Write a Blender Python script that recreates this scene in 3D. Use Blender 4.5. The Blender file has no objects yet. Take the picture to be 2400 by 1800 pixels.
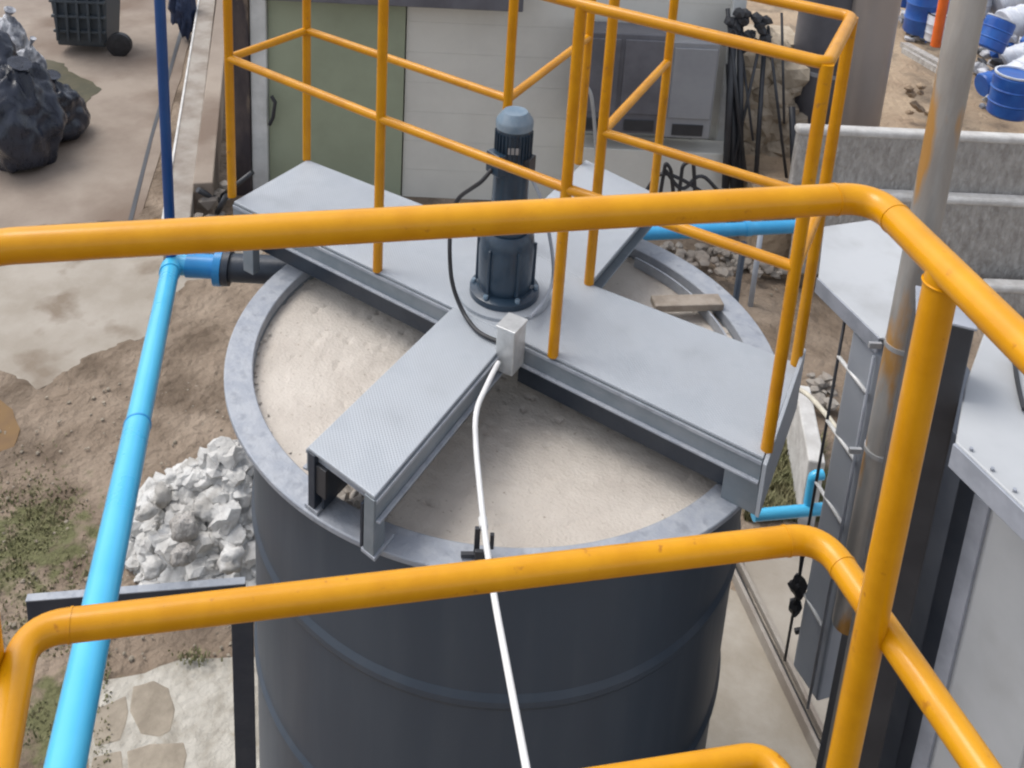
import bpy, math, random
from mathutils import Vector, Matrix, noise
random.seed(7)
R = math.radians
sc = bpy.context.scene
COL = sc.collection
# ---------------------------------------------------------------- camera
CP = Vector((1.75265, -2.72114, 2.40460)); CE = (1.27319584, -0.04983327, 0.62922362)
FOC, PPX, PPY = 2430.38, 1137.59, -55.71
cam_d = bpy.data.cameras.new('camera'); cam = bpy.data.objects.new('camera', cam_d); COL.objects.link(cam)
cam.location = CP; cam.rotation_euler = CE
cam_d.sensor_width = 36; cam_d.lens = FOC / 2400 * 36
cam_d.shift_x = (1200 - PPX) / 2400; cam_d.shift_y = (PPY - 900) / 2400
cam_d.clip_end = 600; cam_d.clip_start = 0.02
sc.camera = cam
# ---------------------------------------------------------------- sky, sun, exposure
SUN_EL = 60                       # sun elevation
w = bpy.data.worlds.new('World'); sc.world = w; w.use_nodes = True
nt = w.node_tree; nt.nodes.clear()
sky = nt.nodes.new('ShaderNodeTexSky'); sky.sky_type = 'NISHITA'; sky.sun_disc = False
sky.sun_elevation = R(SUN_EL); sky.air_density = 1.0; sky.dust_density = 3.0; sky.ozone_density = 1.0
bg = nt.nodes.new('ShaderNodeBackground'); bg.inputs['Strength'].default_value = 0.15
hs = nt.nodes.new('ShaderNodeHueSaturation'); hs.inputs['Saturation'].default_value = 0.38
wo = nt.nodes.new('ShaderNodeOutputWorld')
nt.links.new(sky.outputs[0], hs.inputs['Color']); nt.links.new(hs.outputs[0], bg.inputs['Color']); nt.links.new(bg.outputs[0], wo.inputs[0])
sd = bpy.data.lights.new('sun', 'SUN'); sd.energy = 0.9; sd.angle = R(30); sd.color = (1.0, 0.965, 0.91)
sun = bpy.data.objects.new('sun', sd); COL.objects.link(sun)
# the sun stands high to the left of the view, veiled by thin cloud
sdir = Vector((-1.0, -0.15, 0)).normalized() * math.cos(R(SUN_EL)) + Vector((0, 0, math.sin(R(SUN_EL))))
sun.rotation_euler = sdir.to_track_quat('Z', 'Y').to_euler()
sky.sun_rotation = math.atan2(sdir.x, sdir.y)
sc.view_settings.view_transform = 'Standard'; sc.view_settings.look = 'None'; sc.view_settings.gamma = 1
sc.view_settings.exposure = 0.68
sc.cycles.pixel_filter_type = 'BLACKMAN_HARRIS'; sc.cycles.filter_width = 2.2
sc.cycles.max_bounces = 6; sc.cycles.diffuse_bounces = 3; sc.cycles.glossy_bounces = 3

# ---------------------------------------------------------------- survey helpers (photo point -> place in the world)
from mathutils import Euler
MR = Euler(CE, 'XYZ').to_matrix()
FW = Vector((-math.sin(CE[2]), math.cos(CE[2]), 0)); RT = Vector((math.cos(CE[2]), math.sin(CE[2]), 0)); UP = Vector((0, 0, 1))
def ray(u, v): return MR @ Vector(((u - PPX) / FOC, -(v - PPY) / FOC, -1))
def px(u, v, z):                       # on the level z
    d = ray(u, v); return CP + d * ((z - CP.z) / d.z)
def pf(u, v, t):                       # on the upright plane t metres ahead
    d = ray(u, v); return CP + d * (t / d.dot(FW))
def S(s, t, z):                        # s to the right, t ahead, z up
    p = CP + RT * s + FW * t; return Vector((p.x, p.y, z))
def st(p):
    d = p - CP; return d.dot(RT), d.dot(FW)
GZ = -2.6                              # ground level

# ---------------------------------------------------------------- materials
def mat(name, col, rough=0.6, col2=None, scale=8, detail=4, amt=1.0, bump=0.0, bscale=None, metal=0.0, coat=0.0, lo=0.4, hi=0.62, stretch=None,
        col3=None, scale3=2.0, lo3=0.55, hi3=0.62, spec=0.5, bdist=0.01):
    m = bpy.data.materials.new(name); m.use_nodes = True
    n = m.node_tree.nodes; l = m.node_tree.links; b = n['Principled BSDF']
    b.inputs['Roughness'].default_value = rough; b.inputs['Metallic'].default_value = metal
    b.inputs['Coat Weight'].default_value = coat; b.inputs['Coat Roughness'].default_value = 0.12
    b.inputs['Specular IOR Level'].default_value = spec
    g = n.new('ShaderNodeNewGeometry'); mp = n.new('ShaderNodeMapping'); l.new(g.outputs['Position'], mp.inputs['Vector'])
    if stretch: mp.inputs['Scale'].default_value = stretch
    c = None
    if col2 is not None:
        t = n.new('ShaderNodeTexNoise'); t.inputs['Scale'].default_value = scale; t.inputs['Detail'].default_value = detail; t.inputs['Roughness'].default_value = 0.6
        l.new(mp.outputs[0], t.inputs['Vector'])
        r = n.new('ShaderNodeValToRGB'); r.color_ramp.elements[0].position = lo; r.color_ramp.elements[1].position = hi
        r.color_ramp.elements[0].color = (*col, 1); k = [col[i] * (1 - amt) + col2[i] * amt for i in range(3)]; r.color_ramp.elements[1].color = (*k, 1)
        l.new(t.outputs[0], r.inputs[0]); c = r.outputs[0]
        if col3 is not None:
            t3 = n.new('ShaderNodeTexNoise'); t3.inputs['Scale'].default_value = scale3; t3.inputs['Detail'].default_value = 6; l.new(mp.outputs[0], t3.inputs['Vector'])
            r3 = n.new('ShaderNodeValToRGB'); r3.color_ramp.elements[0].position = lo3; r3.color_ramp.elements[1].position = hi3; l.new(t3.outputs[0], r3.inputs[0])
            mx = n.new('ShaderNodeMix'); mx.data_type = 'RGBA'; l.new(r3.outputs[0], mx.inputs[0]); l.new(c, mx.inputs[6]); mx.inputs[7].default_value = (*col3, 1); c = mx.outputs[2]
        l.new(c, b.inputs['Base Color'])
        rr = n.new('ShaderNodeMapRange'); rr.inputs[3].default_value = max(0.05, rough - 0.08); rr.inputs[4].default_value = min(1, rough + 0.12); l.new(t.outputs[0], rr.inputs[0]); l.new(rr.outputs[0], b.inputs['Roughness'])
    else: b.inputs['Base Color'].default_value = (*col, 1)
    if bump > 0:
        t2 = n.new('ShaderNodeTexNoise'); t2.inputs['Scale'].default_value = bscale or scale * 3; t2.inputs['Detail'].default_value = 5; l.new(mp.outputs[0], t2.inputs['Vector'])
        bp = n.new('ShaderNodeBump'); bp.inputs['Strength'].default_value = bump; bp.inputs['Distance'].default_value = bdist
        l.new(t2.outputs[0], bp.inputs['Height']); l.new(bp.outputs[0], b.inputs['Normal'])
    return m
M = {}
M['yellow'] = mat('yellow_paint', (0.60, 0.262, 0.0), 0.34, (0.66, 0.30, 0.001), spec=0.32, scale=14, bump=0.14, bscale=60, coat=0.22, bdist=0.003, col3=(0.44, 0.17, 0.008), scale3=45, lo3=0.66, hi3=0.74)
M['yellow_old'] = mat('yellow_paint_far', (0.60, 0.262, 0.0), 0.36, (0.52, 0.215, 0.0), spec=0.32, scale=10, coat=0.2, bump=0.08, bscale=80, bdist=0.003, col3=(0.42, 0.18, 0.02), scale3=38, lo3=0.64, hi3=0.72)
M['tank'] = mat('tank_dark_paint', (0.050, 0.069, 0.096), 0.42, (0.060, 0.081, 0.109), scale=2.2, bump=0.25, bscale=5, bdist=0.02, stretch=(1, 1, 0.12), col3=(0.070, 0.090, 0.116), scale3=9, lo3=0.50, hi3=0.80)
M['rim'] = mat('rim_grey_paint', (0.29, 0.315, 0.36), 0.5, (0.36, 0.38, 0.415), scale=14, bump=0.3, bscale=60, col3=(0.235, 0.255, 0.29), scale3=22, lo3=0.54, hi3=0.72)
M['beam'] = mat('beam_grey_paint', (0.17, 0.20, 0.225), 0.42, (0.22, 0.245, 0.27), scale=8, bump=0.15, bscale=50)
M['foam'] = mat('sludge_foam', (0.55, 0.505, 0.45), 0.7, (0.48, 0.435, 0.385), scale=4, detail=9, bump=0.55, bscale=90, bdist=0.008, col3=(0.30, 0.255, 0.205), scale3=60, lo3=0.65, hi3=0.73)
M['motor'] = mat('motor_navy_paint', (0.014, 0.033, 0.058), 0.34, (0.021, 0.045, 0.075), scale=12, bump=0.15, bscale=60, coat=0.3)
M['motor_cap'] = mat('motor_cap_paint', (0.13, 0.20, 0.27), 0.4, (0.20, 0.26, 0.32), scale=20)
M['galv'] = mat('galvanised_steel', (0.46, 0.47, 0.48), 0.42, (0.36, 0.36, 0.365), scale=9, detail=6, metal=0.35, bump=0.1, bscale=50, stretch=(1, 1, 0.35))
M['galv_rust'] = mat('galvanised_pole', (0.45, 0.44, 0.42), 0.38, (0.33, 0.315, 0.295), scale=8, detail=6, metal=0.3, bump=0.2, bscale=40, stretch=(1, 1, 0.25), col3=(0.50, 0.27, 0.08), scale3=7, lo3=0.52, hi3=0.60)
M['boxsteel'] = mat('junction_box_steel', (0.62, 0.63, 0.63), 0.36, (0.50, 0.51, 0.51), scale=18, metal=0.4)
M['conduit'] = mat('white_conduit', (0.72, 0.725, 0.73), 0.3, (0.70, 0.70, 0.69), scale=20)
M['black'] = mat('black_rubber', (0.018, 0.019, 0.022), 0.45, (0.03, 0.03, 0.035), scale=20)
M['navy_steel'] = mat('navy_steel', (0.022, 0.032, 0.050), 0.4, (0.035, 0.045, 0.062), scale=10, bump=0.1, bscale=50)
M['pipe'] = mat('light_blue_pvc', (0.055, 0.43, 0.72), 0.27, (0.075, 0.47, 0.74), scale=3, coat=0.25, bump=0.03, bscale=30)
M['pipe_dark'] = mat('deep_blue_pvc', (0.008, 0.055, 0.20), 0.35, (0.010, 0.065, 0.22), scale=6)
M['pipe_far'] = mat('mid_blue_pvc', (0.03, 0.27, 0.52), 0.35, (0.05, 0.30, 0.55), scale=8)
M['pipe_mid'] = mat('blue_pvc_fitting', (0.02, 0.24, 0.55), 0.3, (0.03, 0.28, 0.60), scale=6)
M['conc'] = mat('yard_concrete', (0.225, 0.18, 0.145), 0.85, (0.30, 0.25, 0.205), scale=1.2, detail=8, bump=0.3, bscale=30, col3=(0.165, 0.12, 0.09), scale3=0.8, lo3=0.50, hi3=0.66)
M['slab'] = mat('pale_slab_concrete', (0.29, 0.255, 0.21), 0.85, (0.36, 0.325, 0.28), scale=2.0, detail=8, bump=0.3, bscale=30, col3=(0.20, 0.16, 0.12), scale3=2.3, lo3=0.54, hi3=0.66)
M['apron'] = mat('apron_concrete', (0.30, 0.265, 0.215), 0.85, (0.38, 0.345, 0.295), scale=3, detail=8, bump=0.4, bscale=30, col3=(0.20, 0.165, 0.125), scale3=2.2, lo3=0.55, hi3=0.7)
M['dirt'] = mat('brown_dirt', (0.205, 0.155, 0.112), 0.95, (0.285, 0.225, 0.17), scale=1.6, detail=10, bump=1.0, bscale=14, bdist=0.05, col3=(0.13, 0.095, 0.066), scale3=2.2, lo3=0.48, hi3=0.66)
M['wet'] = mat('rusty_puddle_mud', (0.115, 0.055, 0.012), 0.6, (0.16, 0.085, 0.02), scale=4)
M['moss'] = mat('green_stain', (0.055, 0.052, 0.028), 0.7, (0.085, 0.075, 0.042), scale=6)
M['rock'] = mat('pale_rubble', (0.58, 0.575, 0.56), 0.9, (0.46, 0.45, 0.43), scale=7, detail=8, bump=0.8, bscale=25, bdist=0.02, col3=(0.36, 0.345, 0.32), scale3=4, lo3=0.58, hi3=0.66)
M['stone'] = mat('paving_stone', (0.23, 0.195, 0.15), 0.9, (0.33, 0.285, 0.225), scale=6, detail=7, bump=0.6, bscale=25)
M['mortar'] = mat('white_mortar', (0.45, 0.425, 0.375), 0.92, (0.31, 0.285, 0.24), scale=7, detail=9, bump=0.9, bscale=22, bdist=0.02, col3=(0.30, 0.26, 0.20), scale3=6, lo3=0.6, hi3=0.68)
M['wallc'] = mat('weathered_wall_concrete', (0.44, 0.42, 0.395), 0.9, (0.27, 0.25, 0.23), scale=16, detail=10, bump=1.0, bscale=40, bdist=0.03, lo=0.34, hi=0.70, stretch=(1, 1, 0.4), col3=(0.50, 0.48, 0.455), scale3=24, lo3=0.52, hi3=0.74)
M['wallcap'] = mat('pale_wall_cap', (0.62, 0.61, 0.59), 0.9, (0.48, 0.465, 0.445), scale=7, detail=8, bump=0.5, bscale=30)
M['kerb'] = mat('kerb_concrete', (0.33, 0.30, 0.265), 0.9, (0.23, 0.195, 0.165), scale=3, detail=8, bump=0.4, bscale=30, stretch=(1, 1, 0.5))
M['cream'] = mat('cream_wall_paint', (0.70, 0.685, 0.63), 0.6, (0.64, 0.625, 0.575), scale=2, detail=6, bump=0.05, bscale=20)
M['green'] = mat('sage_green_panel', (0.33, 0.37, 0.265), 0.55, (0.29, 0.325, 0.23), scale=1.6, detail=6)
M['white'] = mat('white_frame_paint', (0.66, 0.67, 0.66), 0.5, (0.55, 0.56, 0.55), scale=6)
M['pillar'] = mat('dark_weathered_board', (0.085, 0.066, 0.062), 0.8, (0.045, 0.036, 0.040), scale=5, detail=8, bump=0.6, bscale=20, stretch=(1, 1, 0.4), col3=(0.17, 0.13, 0.10), scale3=6, lo3=0.58, hi3=0.68)
M['cab_dark'] = mat('cabinet_grey', (0.10, 0.10, 0.115), 0.45, (0.14, 0.14, 0.16), scale=3)
M['cab_mid'] = mat('cabinet_pale_grey', (0.24, 0.245, 0.265), 0.45, (0.28, 0.285, 0.30), scale=3)
M['beige'] = mat('beige_cylinder', (0.30, 0.265, 0.245), 0.36, (0.35, 0.31, 0.29), scale=2.5, detail=6, metal=0.4, stretch=(1, 1, 0.3))
M['dtank'] = mat('dark_grey_vessel', (0.085, 0.085, 0.098), 0.45, (0.11, 0.11, 0.125), scale=3)
M['machine'] = mat('machine_pale_grey', (0.45, 0.465, 0.48), 0.38, (0.40, 0.415, 0.43), scale=2.6, detail=8, col3=(0.35, 0.355, 0.36), scale3=5, lo3=0.52, hi3=0.78, bump=0.04, bscale=8, bdist=0.02)
M['machine_b'] = mat('machine_blue_grey', (0.34, 0.37, 0.42), 0.42, (0.38, 0.41, 0.455), scale=4, detail=6)
M['machine_edge'] = mat('machine_edge_grey', (0.33, 0.35, 0.40), 0.4, (0.26, 0.28, 0.32), scale=10)
M['machine_dark'] = mat('machine_dark_steel', (0.028, 0.030, 0.036), 0.4, (0.040, 0.042, 0.048), scale=6)
M['shadowbox'] = mat('machine_navy_recess_shade', (0.05, 0.06, 0.08), 0.5, (0.07, 0.08, 0.10), scale=6)  # navy machine front; also carries the throat's shade as dark colour
M['bag'] = mat('black_plastic_bag', (0.012, 0.015, 0.026), 0.26, (0.028, 0.034, 0.052), scale=9, bump=0.45, bscale=9, bdist=0.02, stretch=(1, 1, 0.45))
M['bag_blue'] = mat('dark_blue_tarpaulin', (0.02, 0.035, 0.085), 0.5, (0.03, 0.05, 0.11), scale=9, bump=0.8, bscale=14, bdist=0.03)
M['bin'] = mat('dark_bin_plastic', (0.050, 0.062, 0.075), 0.5, (0.065, 0.078, 0.09), scale=9)
M['sack'] = mat('grey_white_sack', (0.50, 0.51, 0.54), 0.8, (0.16, 0.17, 0.20), scale=9, detail=6, bump=0.6, bscale=20, lo=0.45, hi=0.6)
M['drum'] = mat('blue_drum_plastic', (0.012, 0.075, 0.33), 0.35, (0.02, 0.11, 0.40), scale=6)
M['drumw'] = mat('white_drum_plastic', (0.62, 0.65, 0.70), 0.4, (0.48, 0.50, 0.56), scale=8)
M['orange'] = mat('orange_paint', (0.75, 0.14, 0.015), 0.45, (0.65, 0.12, 0.01), scale=8)
M['tan'] = mat('raised_tan_ground', (0.38, 0.29, 0.20), 0.95, (0.30, 0.22, 0.15), scale=1.5, detail=9, bump=0.8, bscale=12, bdist=0.05, col3=(0.22, 0.17, 0.12), scale3=2, lo3=0.55, hi3=0.65)
M['beigerock'] = mat('beige_rock', (0.44, 0.37, 0.285), 0.9, (0.33, 0.27, 0.20), scale=6, detail=8, bump=0.8, bscale=20, bdist=0.02)
M['cream_hose'] = mat('cream_hose', (0.62, 0.58, 0.48), 0.5, (0.5, 0.46, 0.38), scale=12)
M['red'] = mat('red_plastic', (0.55, 0.03, 0.02), 0.4)
M['grass'] = mat('grass_blades', (0.17, 0.175, 0.08), 0.8, (0.26, 0.235, 0.13), scale=9, lo=0.35, hi=0.65)
M['wood'] = mat('grey_board', (0.36, 0.31, 0.26), 0.85, (0.24, 0.20, 0.16), scale=10, detail=7, bump=0.5, bscale=30)

def mossy(m, centres):                  # moss patches growing in the soil round given places
    n = m.node_tree.nodes; l = m.node_tree.links; b = n['Principled BSDF']; g = n.new('ShaderNodeNewGeometry')
    old = b.inputs['Base Color'].links[0].from_socket
    t = n.new('ShaderNodeTexNoise'); t.inputs['Scale'].default_value = 9; t.inputs['Detail'].default_value = 9; l.new(g.outputs['Position'], t.inputs['Vector'])
    for c, r_ in centres:
        d = n.new('ShaderNodeVectorMath'); d.operation = 'DISTANCE'; l.new(g.outputs['Position'], d.inputs[0]); d.inputs[1].default_value = c
        mr = n.new('ShaderNodeMapRange'); mr.inputs[1].default_value = 0; mr.inputs[2].default_value = r_; mr.inputs[3].default_value = .30; mr.inputs[4].default_value = -.25; l.new(d.outputs['Value'], mr.inputs[0])
        ad = n.new('ShaderNodeMath'); l.new(mr.outputs[0], ad.inputs[0]); l.new(t.outputs[0], ad.inputs[1])
        rp = n.new('ShaderNodeValToRGB'); rp.color_ramp.elements[0].position = .50; rp.color_ramp.elements[1].position = .66; l.new(ad.outputs[0], rp.inputs[0])
        mx = n.new('ShaderNodeMix'); mx.data_type = 'RGBA'; l.new(rp.outputs[0], mx.inputs[0]); l.new(old, mx.inputs[6]); mx.inputs[7].default_value = (0.115, 0.115, 0.05, 1); old = mx.outputs[2]
    l.new(old, b.inputs['Base Color'])
mossy(M['dirt'], [(px(70, 1280, GZ), .75), (px(1840, 1120, GZ), .6), (px(120, 1700, GZ), .5)])
def deck_material():                   # painted plate with a fine raised tread
    m = mat('deck_tread_paint', (0.365, 0.395, 0.43), 0.42, (0.42, 0.45, 0.485), scale=5, detail=8, col3=(0.335, 0.36, 0.39), scale3=5, lo3=0.48, hi3=0.75)
    n = m.node_tree.nodes; l = m.node_tree.links; b = n['Principled BSDF']
    g = n.new('ShaderNodeNewGeometry'); mp = n.new('ShaderNodeMapping'); mp.inputs['Rotation'].default_value = (0, 0, R(38)); l.new(g.outputs['Position'], mp.inputs['Vector'])
    wv = []
    for ax in ('X', 'Y'):
        t = n.new('ShaderNodeTexWave'); t.bands_direction = ax; t.inputs['Scale'].default_value = 36; t.inputs['Distortion'].default_value = 0.0; l.new(mp.outputs[0], t.inputs['Vector']); wv.append(t)
    mu = n.new('ShaderNodeMath'); mu.operation = 'MULTIPLY'; l.new(wv[0].outputs['Fac'], mu.inputs[0]); l.new(wv[1].outputs['Fac'], mu.inputs[1])
    bp = n.new('ShaderNodeBump'); bp.inputs['Strength'].default_value = 0.3; bp.inputs['Distance'].default_value = 0.003; l.new(mu.outputs[0], bp.inputs['Height']); l.new(bp.outputs[0], b.inputs['Normal'])
    # tops of the tread are a little paler
    old = b.inputs['Base Color'].links[0].from_socket
    mx = n.new('ShaderNodeMix'); mx.data_type = 'RGBA'; mx.blend_type = 'MULTIPLY'; mx.inputs[0].default_value = 0.30; l.new(old, mx.inputs[6])
    rp = n.new('ShaderNodeValToRGB'); rp.color_ramp.elements[0].position = 0.1; rp.color_ramp.elements[0].color = (0.78, 0.79, 0.81, 1); rp.color_ramp.elements[1].position = 0.6
    l.new(mu.outputs[0], rp.inputs[0]); l.new(rp.outputs[0], mx.inputs[7]); l.new(mx.outputs[2], b.inputs['Base Color'])
    return m
M['deck'] = deck_material()

# ---------------------------------------------------------------- mesh helpers
def tag(o, label=None, cat=None, group=None, kind=None):
    if label: o['label'] = label
    if cat: o['category'] = cat
    if group: o['group'] = group
    if kind: o['kind'] = kind
    return o
def empty(name, loc, label, cat, group=None):
    o = bpy.data.objects.new(name, None); COL.objects.link(o); o.location = loc; o.empty_display_size = 0.1
    return tag(o, label, cat, group)
class MB:
    def __init__(self): self.v = []; self.f = []; self.sm = []
    def add(self, vs, fs, smooth=False):
        k = len(self.v); self.v += [Vector(q) for q in vs]; self.f += [tuple(i + k for i in f) for f in fs]; self.sm += [smooth] * len(fs); return self
    def box(self, c, ax, ay, az):      # centre and three half-extent vectors
        c = Vector(c); vs = [c + ax * i + ay * j + az * k for i in (-1, 1) for j in (-1, 1) for k in (-1, 1)]
        return self.add(vs, [(0, 1, 3, 2), (4, 6, 7, 5), (0, 4, 5, 1), (2, 3, 7, 6), (0, 2, 6, 4), (1, 5, 7, 3)])
    def abox(self, x0, x1, y0, y1, z0, z1):
        return self.box(((x0 + x1) / 2, (y0 + y1) / 2, (z0 + z1) / 2), Vector(((x1 - x0) / 2, 0, 0)), Vector((0, (y1 - y0) / 2, 0)), Vector((0, 0, (z1 - z0) / 2)))
    def sbox(self, s0, s1, t0, t1, z0, z1):    # box square to the view heading
        return self.box(S((s0 + s1) / 2, (t0 + t1) / 2, (z0 + z1) / 2), RT * ((s1 - s0) / 2), FW * ((t1 - t0) / 2), UP * ((z1 - z0) / 2))
    def prism(self, pts, z0, z1):      # outline raised between two levels
        n = len(pts); lo = [Vector((p[0], p[1], z0)) for p in pts]; hi = [Vector((p[0], p[1], z1)) for p in pts]
        return self.add(lo + hi, [tuple(range(n - 1, -1, -1)), tuple(range(n, 2 * n))] + [(i, (i + 1) % n, n + (i + 1) % n, n + i) for i in range(n)])
    def slabpoly(self, pts, th):       # any planar outline with thickness vector th
        n = len(pts); a = [Vector(p) for p in pts]; b = [p + th for p in a]
        return self.add(a + b, [tuple(range(n - 1, -1, -1)), tuple(range(n, 2 * n))] + [(i, (i + 1) % n, n + (i + 1) % n, n + i) for i in range(n)])
    def bar(self, a, b, w_, h_, up=UP):
        a = Vector(a); b = Vector(b); d = (b - a); L = d.length; d.normalize(); x = d.cross(up).normalized(); y = x.cross(d)
        return self.box((a + b) / 2, d * (L / 2), x * (w_ / 2), y * (h_ / 2))
    def tube(self, path, r, n=18, caps=True):
        P = [Vector(p) for p in path]; rings = []; d0 = (P[1] - P[0]).normalized(); x = d0.orthogonal().normalized(); k0 = len(self.v); vs = []
        for i, p in enumerate(P):
            d = ((P[min(i + 1, len(P) - 1)] - p).normalized() + (p - P[max(i - 1, 0)]).normalized()).normalized()
            x = (x - d * x.dot(d)).normalized(); y = d.cross(x)
            rr = r[i] if isinstance(r, (list, tuple)) else r
            vs += [p + (x * math.cos(a) + y * math.sin(a)) * rr for a in [2 * math.pi * j / n for j in range(n)]]
        fs = [(i * n + j, i * n + (j + 1) % n, (i + 1) * n + (j + 1) % n, (i + 1) * n + j) for i in range(len(P) - 1) for j in range(n)]
        self.add(vs, fs, True)
        if caps:
            m = len(P); self.f += [tuple(k0 + j for j in range(n - 1, -1, -1)), tuple(k0 + (m - 1) * n + j for j in range(n))]; self.sm += [False, False]
        return self
    def lathe(self, c, prof, n=64, axis=None, a0=0, a1=2 * math.pi):    # prof: (radius, height)
        c = Vector(c); full = abs(a1 - a0 - 2 * math.pi) < 1e-6; m = n if full else n + 1; vs = []
        ax = (axis or UP).normalized(); xx = ax.orthogonal().normalized() if axis else Vector((1, 0, 0)); yy = ax.cross(xx)
        for (r, h) in prof:
            for j in range(m):
                a = a0 + (a1 - a0) * j / n; vs.append(c + (xx * math.cos(a) + yy * math.sin(a)) * r + ax * h)
        fs = [(i * m + j, i * m + (j + 1) % m, (i + 1) * m + (j + 1) % m, (i + 1) * m + j) for i in range(len(prof) - 1) for j in range(n)]
        return self.add(vs, fs, True)
    def build(self, name, material, parent=None, bevel=0.0, seg=2, sharp=35, origin=None):
        me = bpy.data.meshes.new(name)
        if parent is not None: o0 = parent_origin(parent)
        else: o0 = Vector(origin) if origin is not None else Vector((sum(v.x for v in self.v) / len(self.v), sum(v.y for v in self.v) / len(self.v), min(v.z for v in self.v)))
        me.from_pydata([v - o0 for v in self.v], [], self.f); me.polygons.foreach_set('use_smooth', self.sm); me.update()
        import bmesh
        bm = bmesh.new(); bm.from_mesh(me); bmesh.ops.recalc_face_normals(bm, faces=bm.faces)
        for e in bm.edges:
            if len(e.link_faces) == 2 and e.calc_face_angle(0) > R(sharp): e.smooth = False
        bm.to_mesh(me); bm.free()
        me.materials.append(material)
        o = bpy.data.objects.new(name, me); COL.objects.link(o)
        if parent is not None: o.parent = parent
        else: o.location = o0
        if bevel > 0:
            b = o.modifiers.new('bevel', 'BEVEL'); b.width = bevel; b.segments = seg; b.limit_method = 'ANGLE'; b.angle_limit = R(30); b.harden_normals = False
        return o
def parent_origin(p):
    o = Vector((0, 0, 0))
    while p is not None: o = o + p.location; p = p.parent
    return o
def fillet(pts, r, seg=8):
    P = [Vector(p) for p in pts]; out = [P[0]]
    for i in range(1, len(P) - 1):
        a = (P[i - 1] - P[i]); b = (P[i + 1] - P[i]); la, lb = a.length, b.length; a.normalize(); b.normalize()
        rr = r[i - 1] if isinstance(r, (list, tuple)) else r
        k = min(rr, la * .49, lb * .49); A = P[i] + a * k; B = P[i] + b * k
        for j in range(seg + 1):
            t = j / seg; out.append(A * (1 - t) ** 2 + P[i] * 2 * t * (1 - t) + B * t * t)
    out.append(P[-1]); return out
def blob(mb, c, rx, ry, rz, seed, sub=2, rough=0.25, fr=1.5, smooth=False):
    import bmesh
    bm = bmesh.new(); bmesh.ops.create_icosphere(bm, subdivisions=sub, radius=1)
    vs = []
    for v in bm.verts:
        q = v.co.copy(); k = 1 + rough * noise.noise(q * fr + Vector((seed * 7.3, seed * 3.1, seed))) + rough * .5 * noise.noise(q * fr * 2.7 + Vector((seed, 0, seed * 5)))
        vs.append(Vector((c[0] + q.x * rx * k, c[1] + q.y * ry * k, c[2] + q.z * rz * k)))
    fs = [tuple(v.index for v in f.verts) for f in bm.faces]; bm.free()
    return mb.add(vs, fs, smooth)
def noisy(pts, amp, step=0.15, seed=1):
    out = []; n = len(pts)
    for i in range(n):
        a = Vector(pts[i][:2]); b = Vector(pts[(i + 1) % n][:2]); L = (b - a).length; k = max(1, min(60, int(L / step)))
        for j in range(k):
            p = a + (b - a) * (j / k); q = Vector((p.x * 2.1 + seed, p.y * 2.1, seed * 3.3))
            q2 = q * 4.3; out.append((p.x + amp * (noise.noise(q) + .35 * noise.noise(q2)), p.y + amp * (noise.noise(q + Vector((9, 9, 9))) + .35 * noise.noise(q2 + Vector((3, 3, 3))))))
    return out

# ================================================================ GROUND AND SETTING
import bmesh
def ground_sheet():
    me = bpy.data.meshes.new('ground'); bm = bmesh.new(); bmesh.ops.create_grid(bm, x_segments=2, y_segments=2, size=150); bm.to_mesh(me); bm.free()
    me.materials.append(M['dirt']); o = bpy.data.objects.new('ground', me); o.location = (0, 0, GZ); COL.objects.link(o); tag(o, kind='structure')
ground_sheet()
SLABS = []
def sheet(name, pxs, z, m, amp=0.03, seed=1, th=0.03, step=0.06):
    pts = [px(u, v, z) for u, v in pxs]
    q = noisy(pts, amp, step, seed); SLABS.append(q); o = MB().prism(q, z - th, z).build(name, m); tag(o, kind='structure'); return o
# yard paving, left
far = [(st(px(-400, 0, GZ))[0] - 3, 40), (3, 40)]
yard = [px(-700, 560, GZ)] + [S(-16, 10, 0), S(-16, 45, 0), S(2, 45, 0)] + [px(470, 0, GZ), px(385, 330, GZ), px(330, 512, GZ), px(-50, 545, GZ)]
yq = noisy(yard, 0.02, 0.4, 4); SLABS.append(yq); o = MB().prism(yq, GZ - 0.02, GZ + 0.010).build('yard_pavement', M['conc']); tag(o, kind='structure')
sheet('slab_pavement', [(-300, 575), (330, 565), (620, 560), (600, 640), (440, 660), (330, 790), (190, 850), (90, 905), (-60, 870), (-400, 900)], GZ + 0.010, M['slab'], 0.10, 3)
sheet('apron_pavement', [(590, 1560), (600, 1480), (640, 1400), (1500, 1300), (1745, 1385), (1960, 1830), (1980, 2100), (590, 2100)], GZ + 0.012, M['apron'], 0.03, 5)
sheet('side_pavement', [(1752, 1380), (1740, 1290), (1850, 1240), (2050, 1300), (2500, 1500), (2600, 2100), (2000, 2100), (1972, 1830)], GZ + 0.05, M['slab'], 0.01, 6, th=0.07)
sheet('mortar_pavement', [(200, 1660), (240, 1590), (330, 1575), (420, 1545), (700, 1535), (720, 2000), (200, 2000)], GZ + 0.018, M['mortar'], 0.04, 8)
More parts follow.
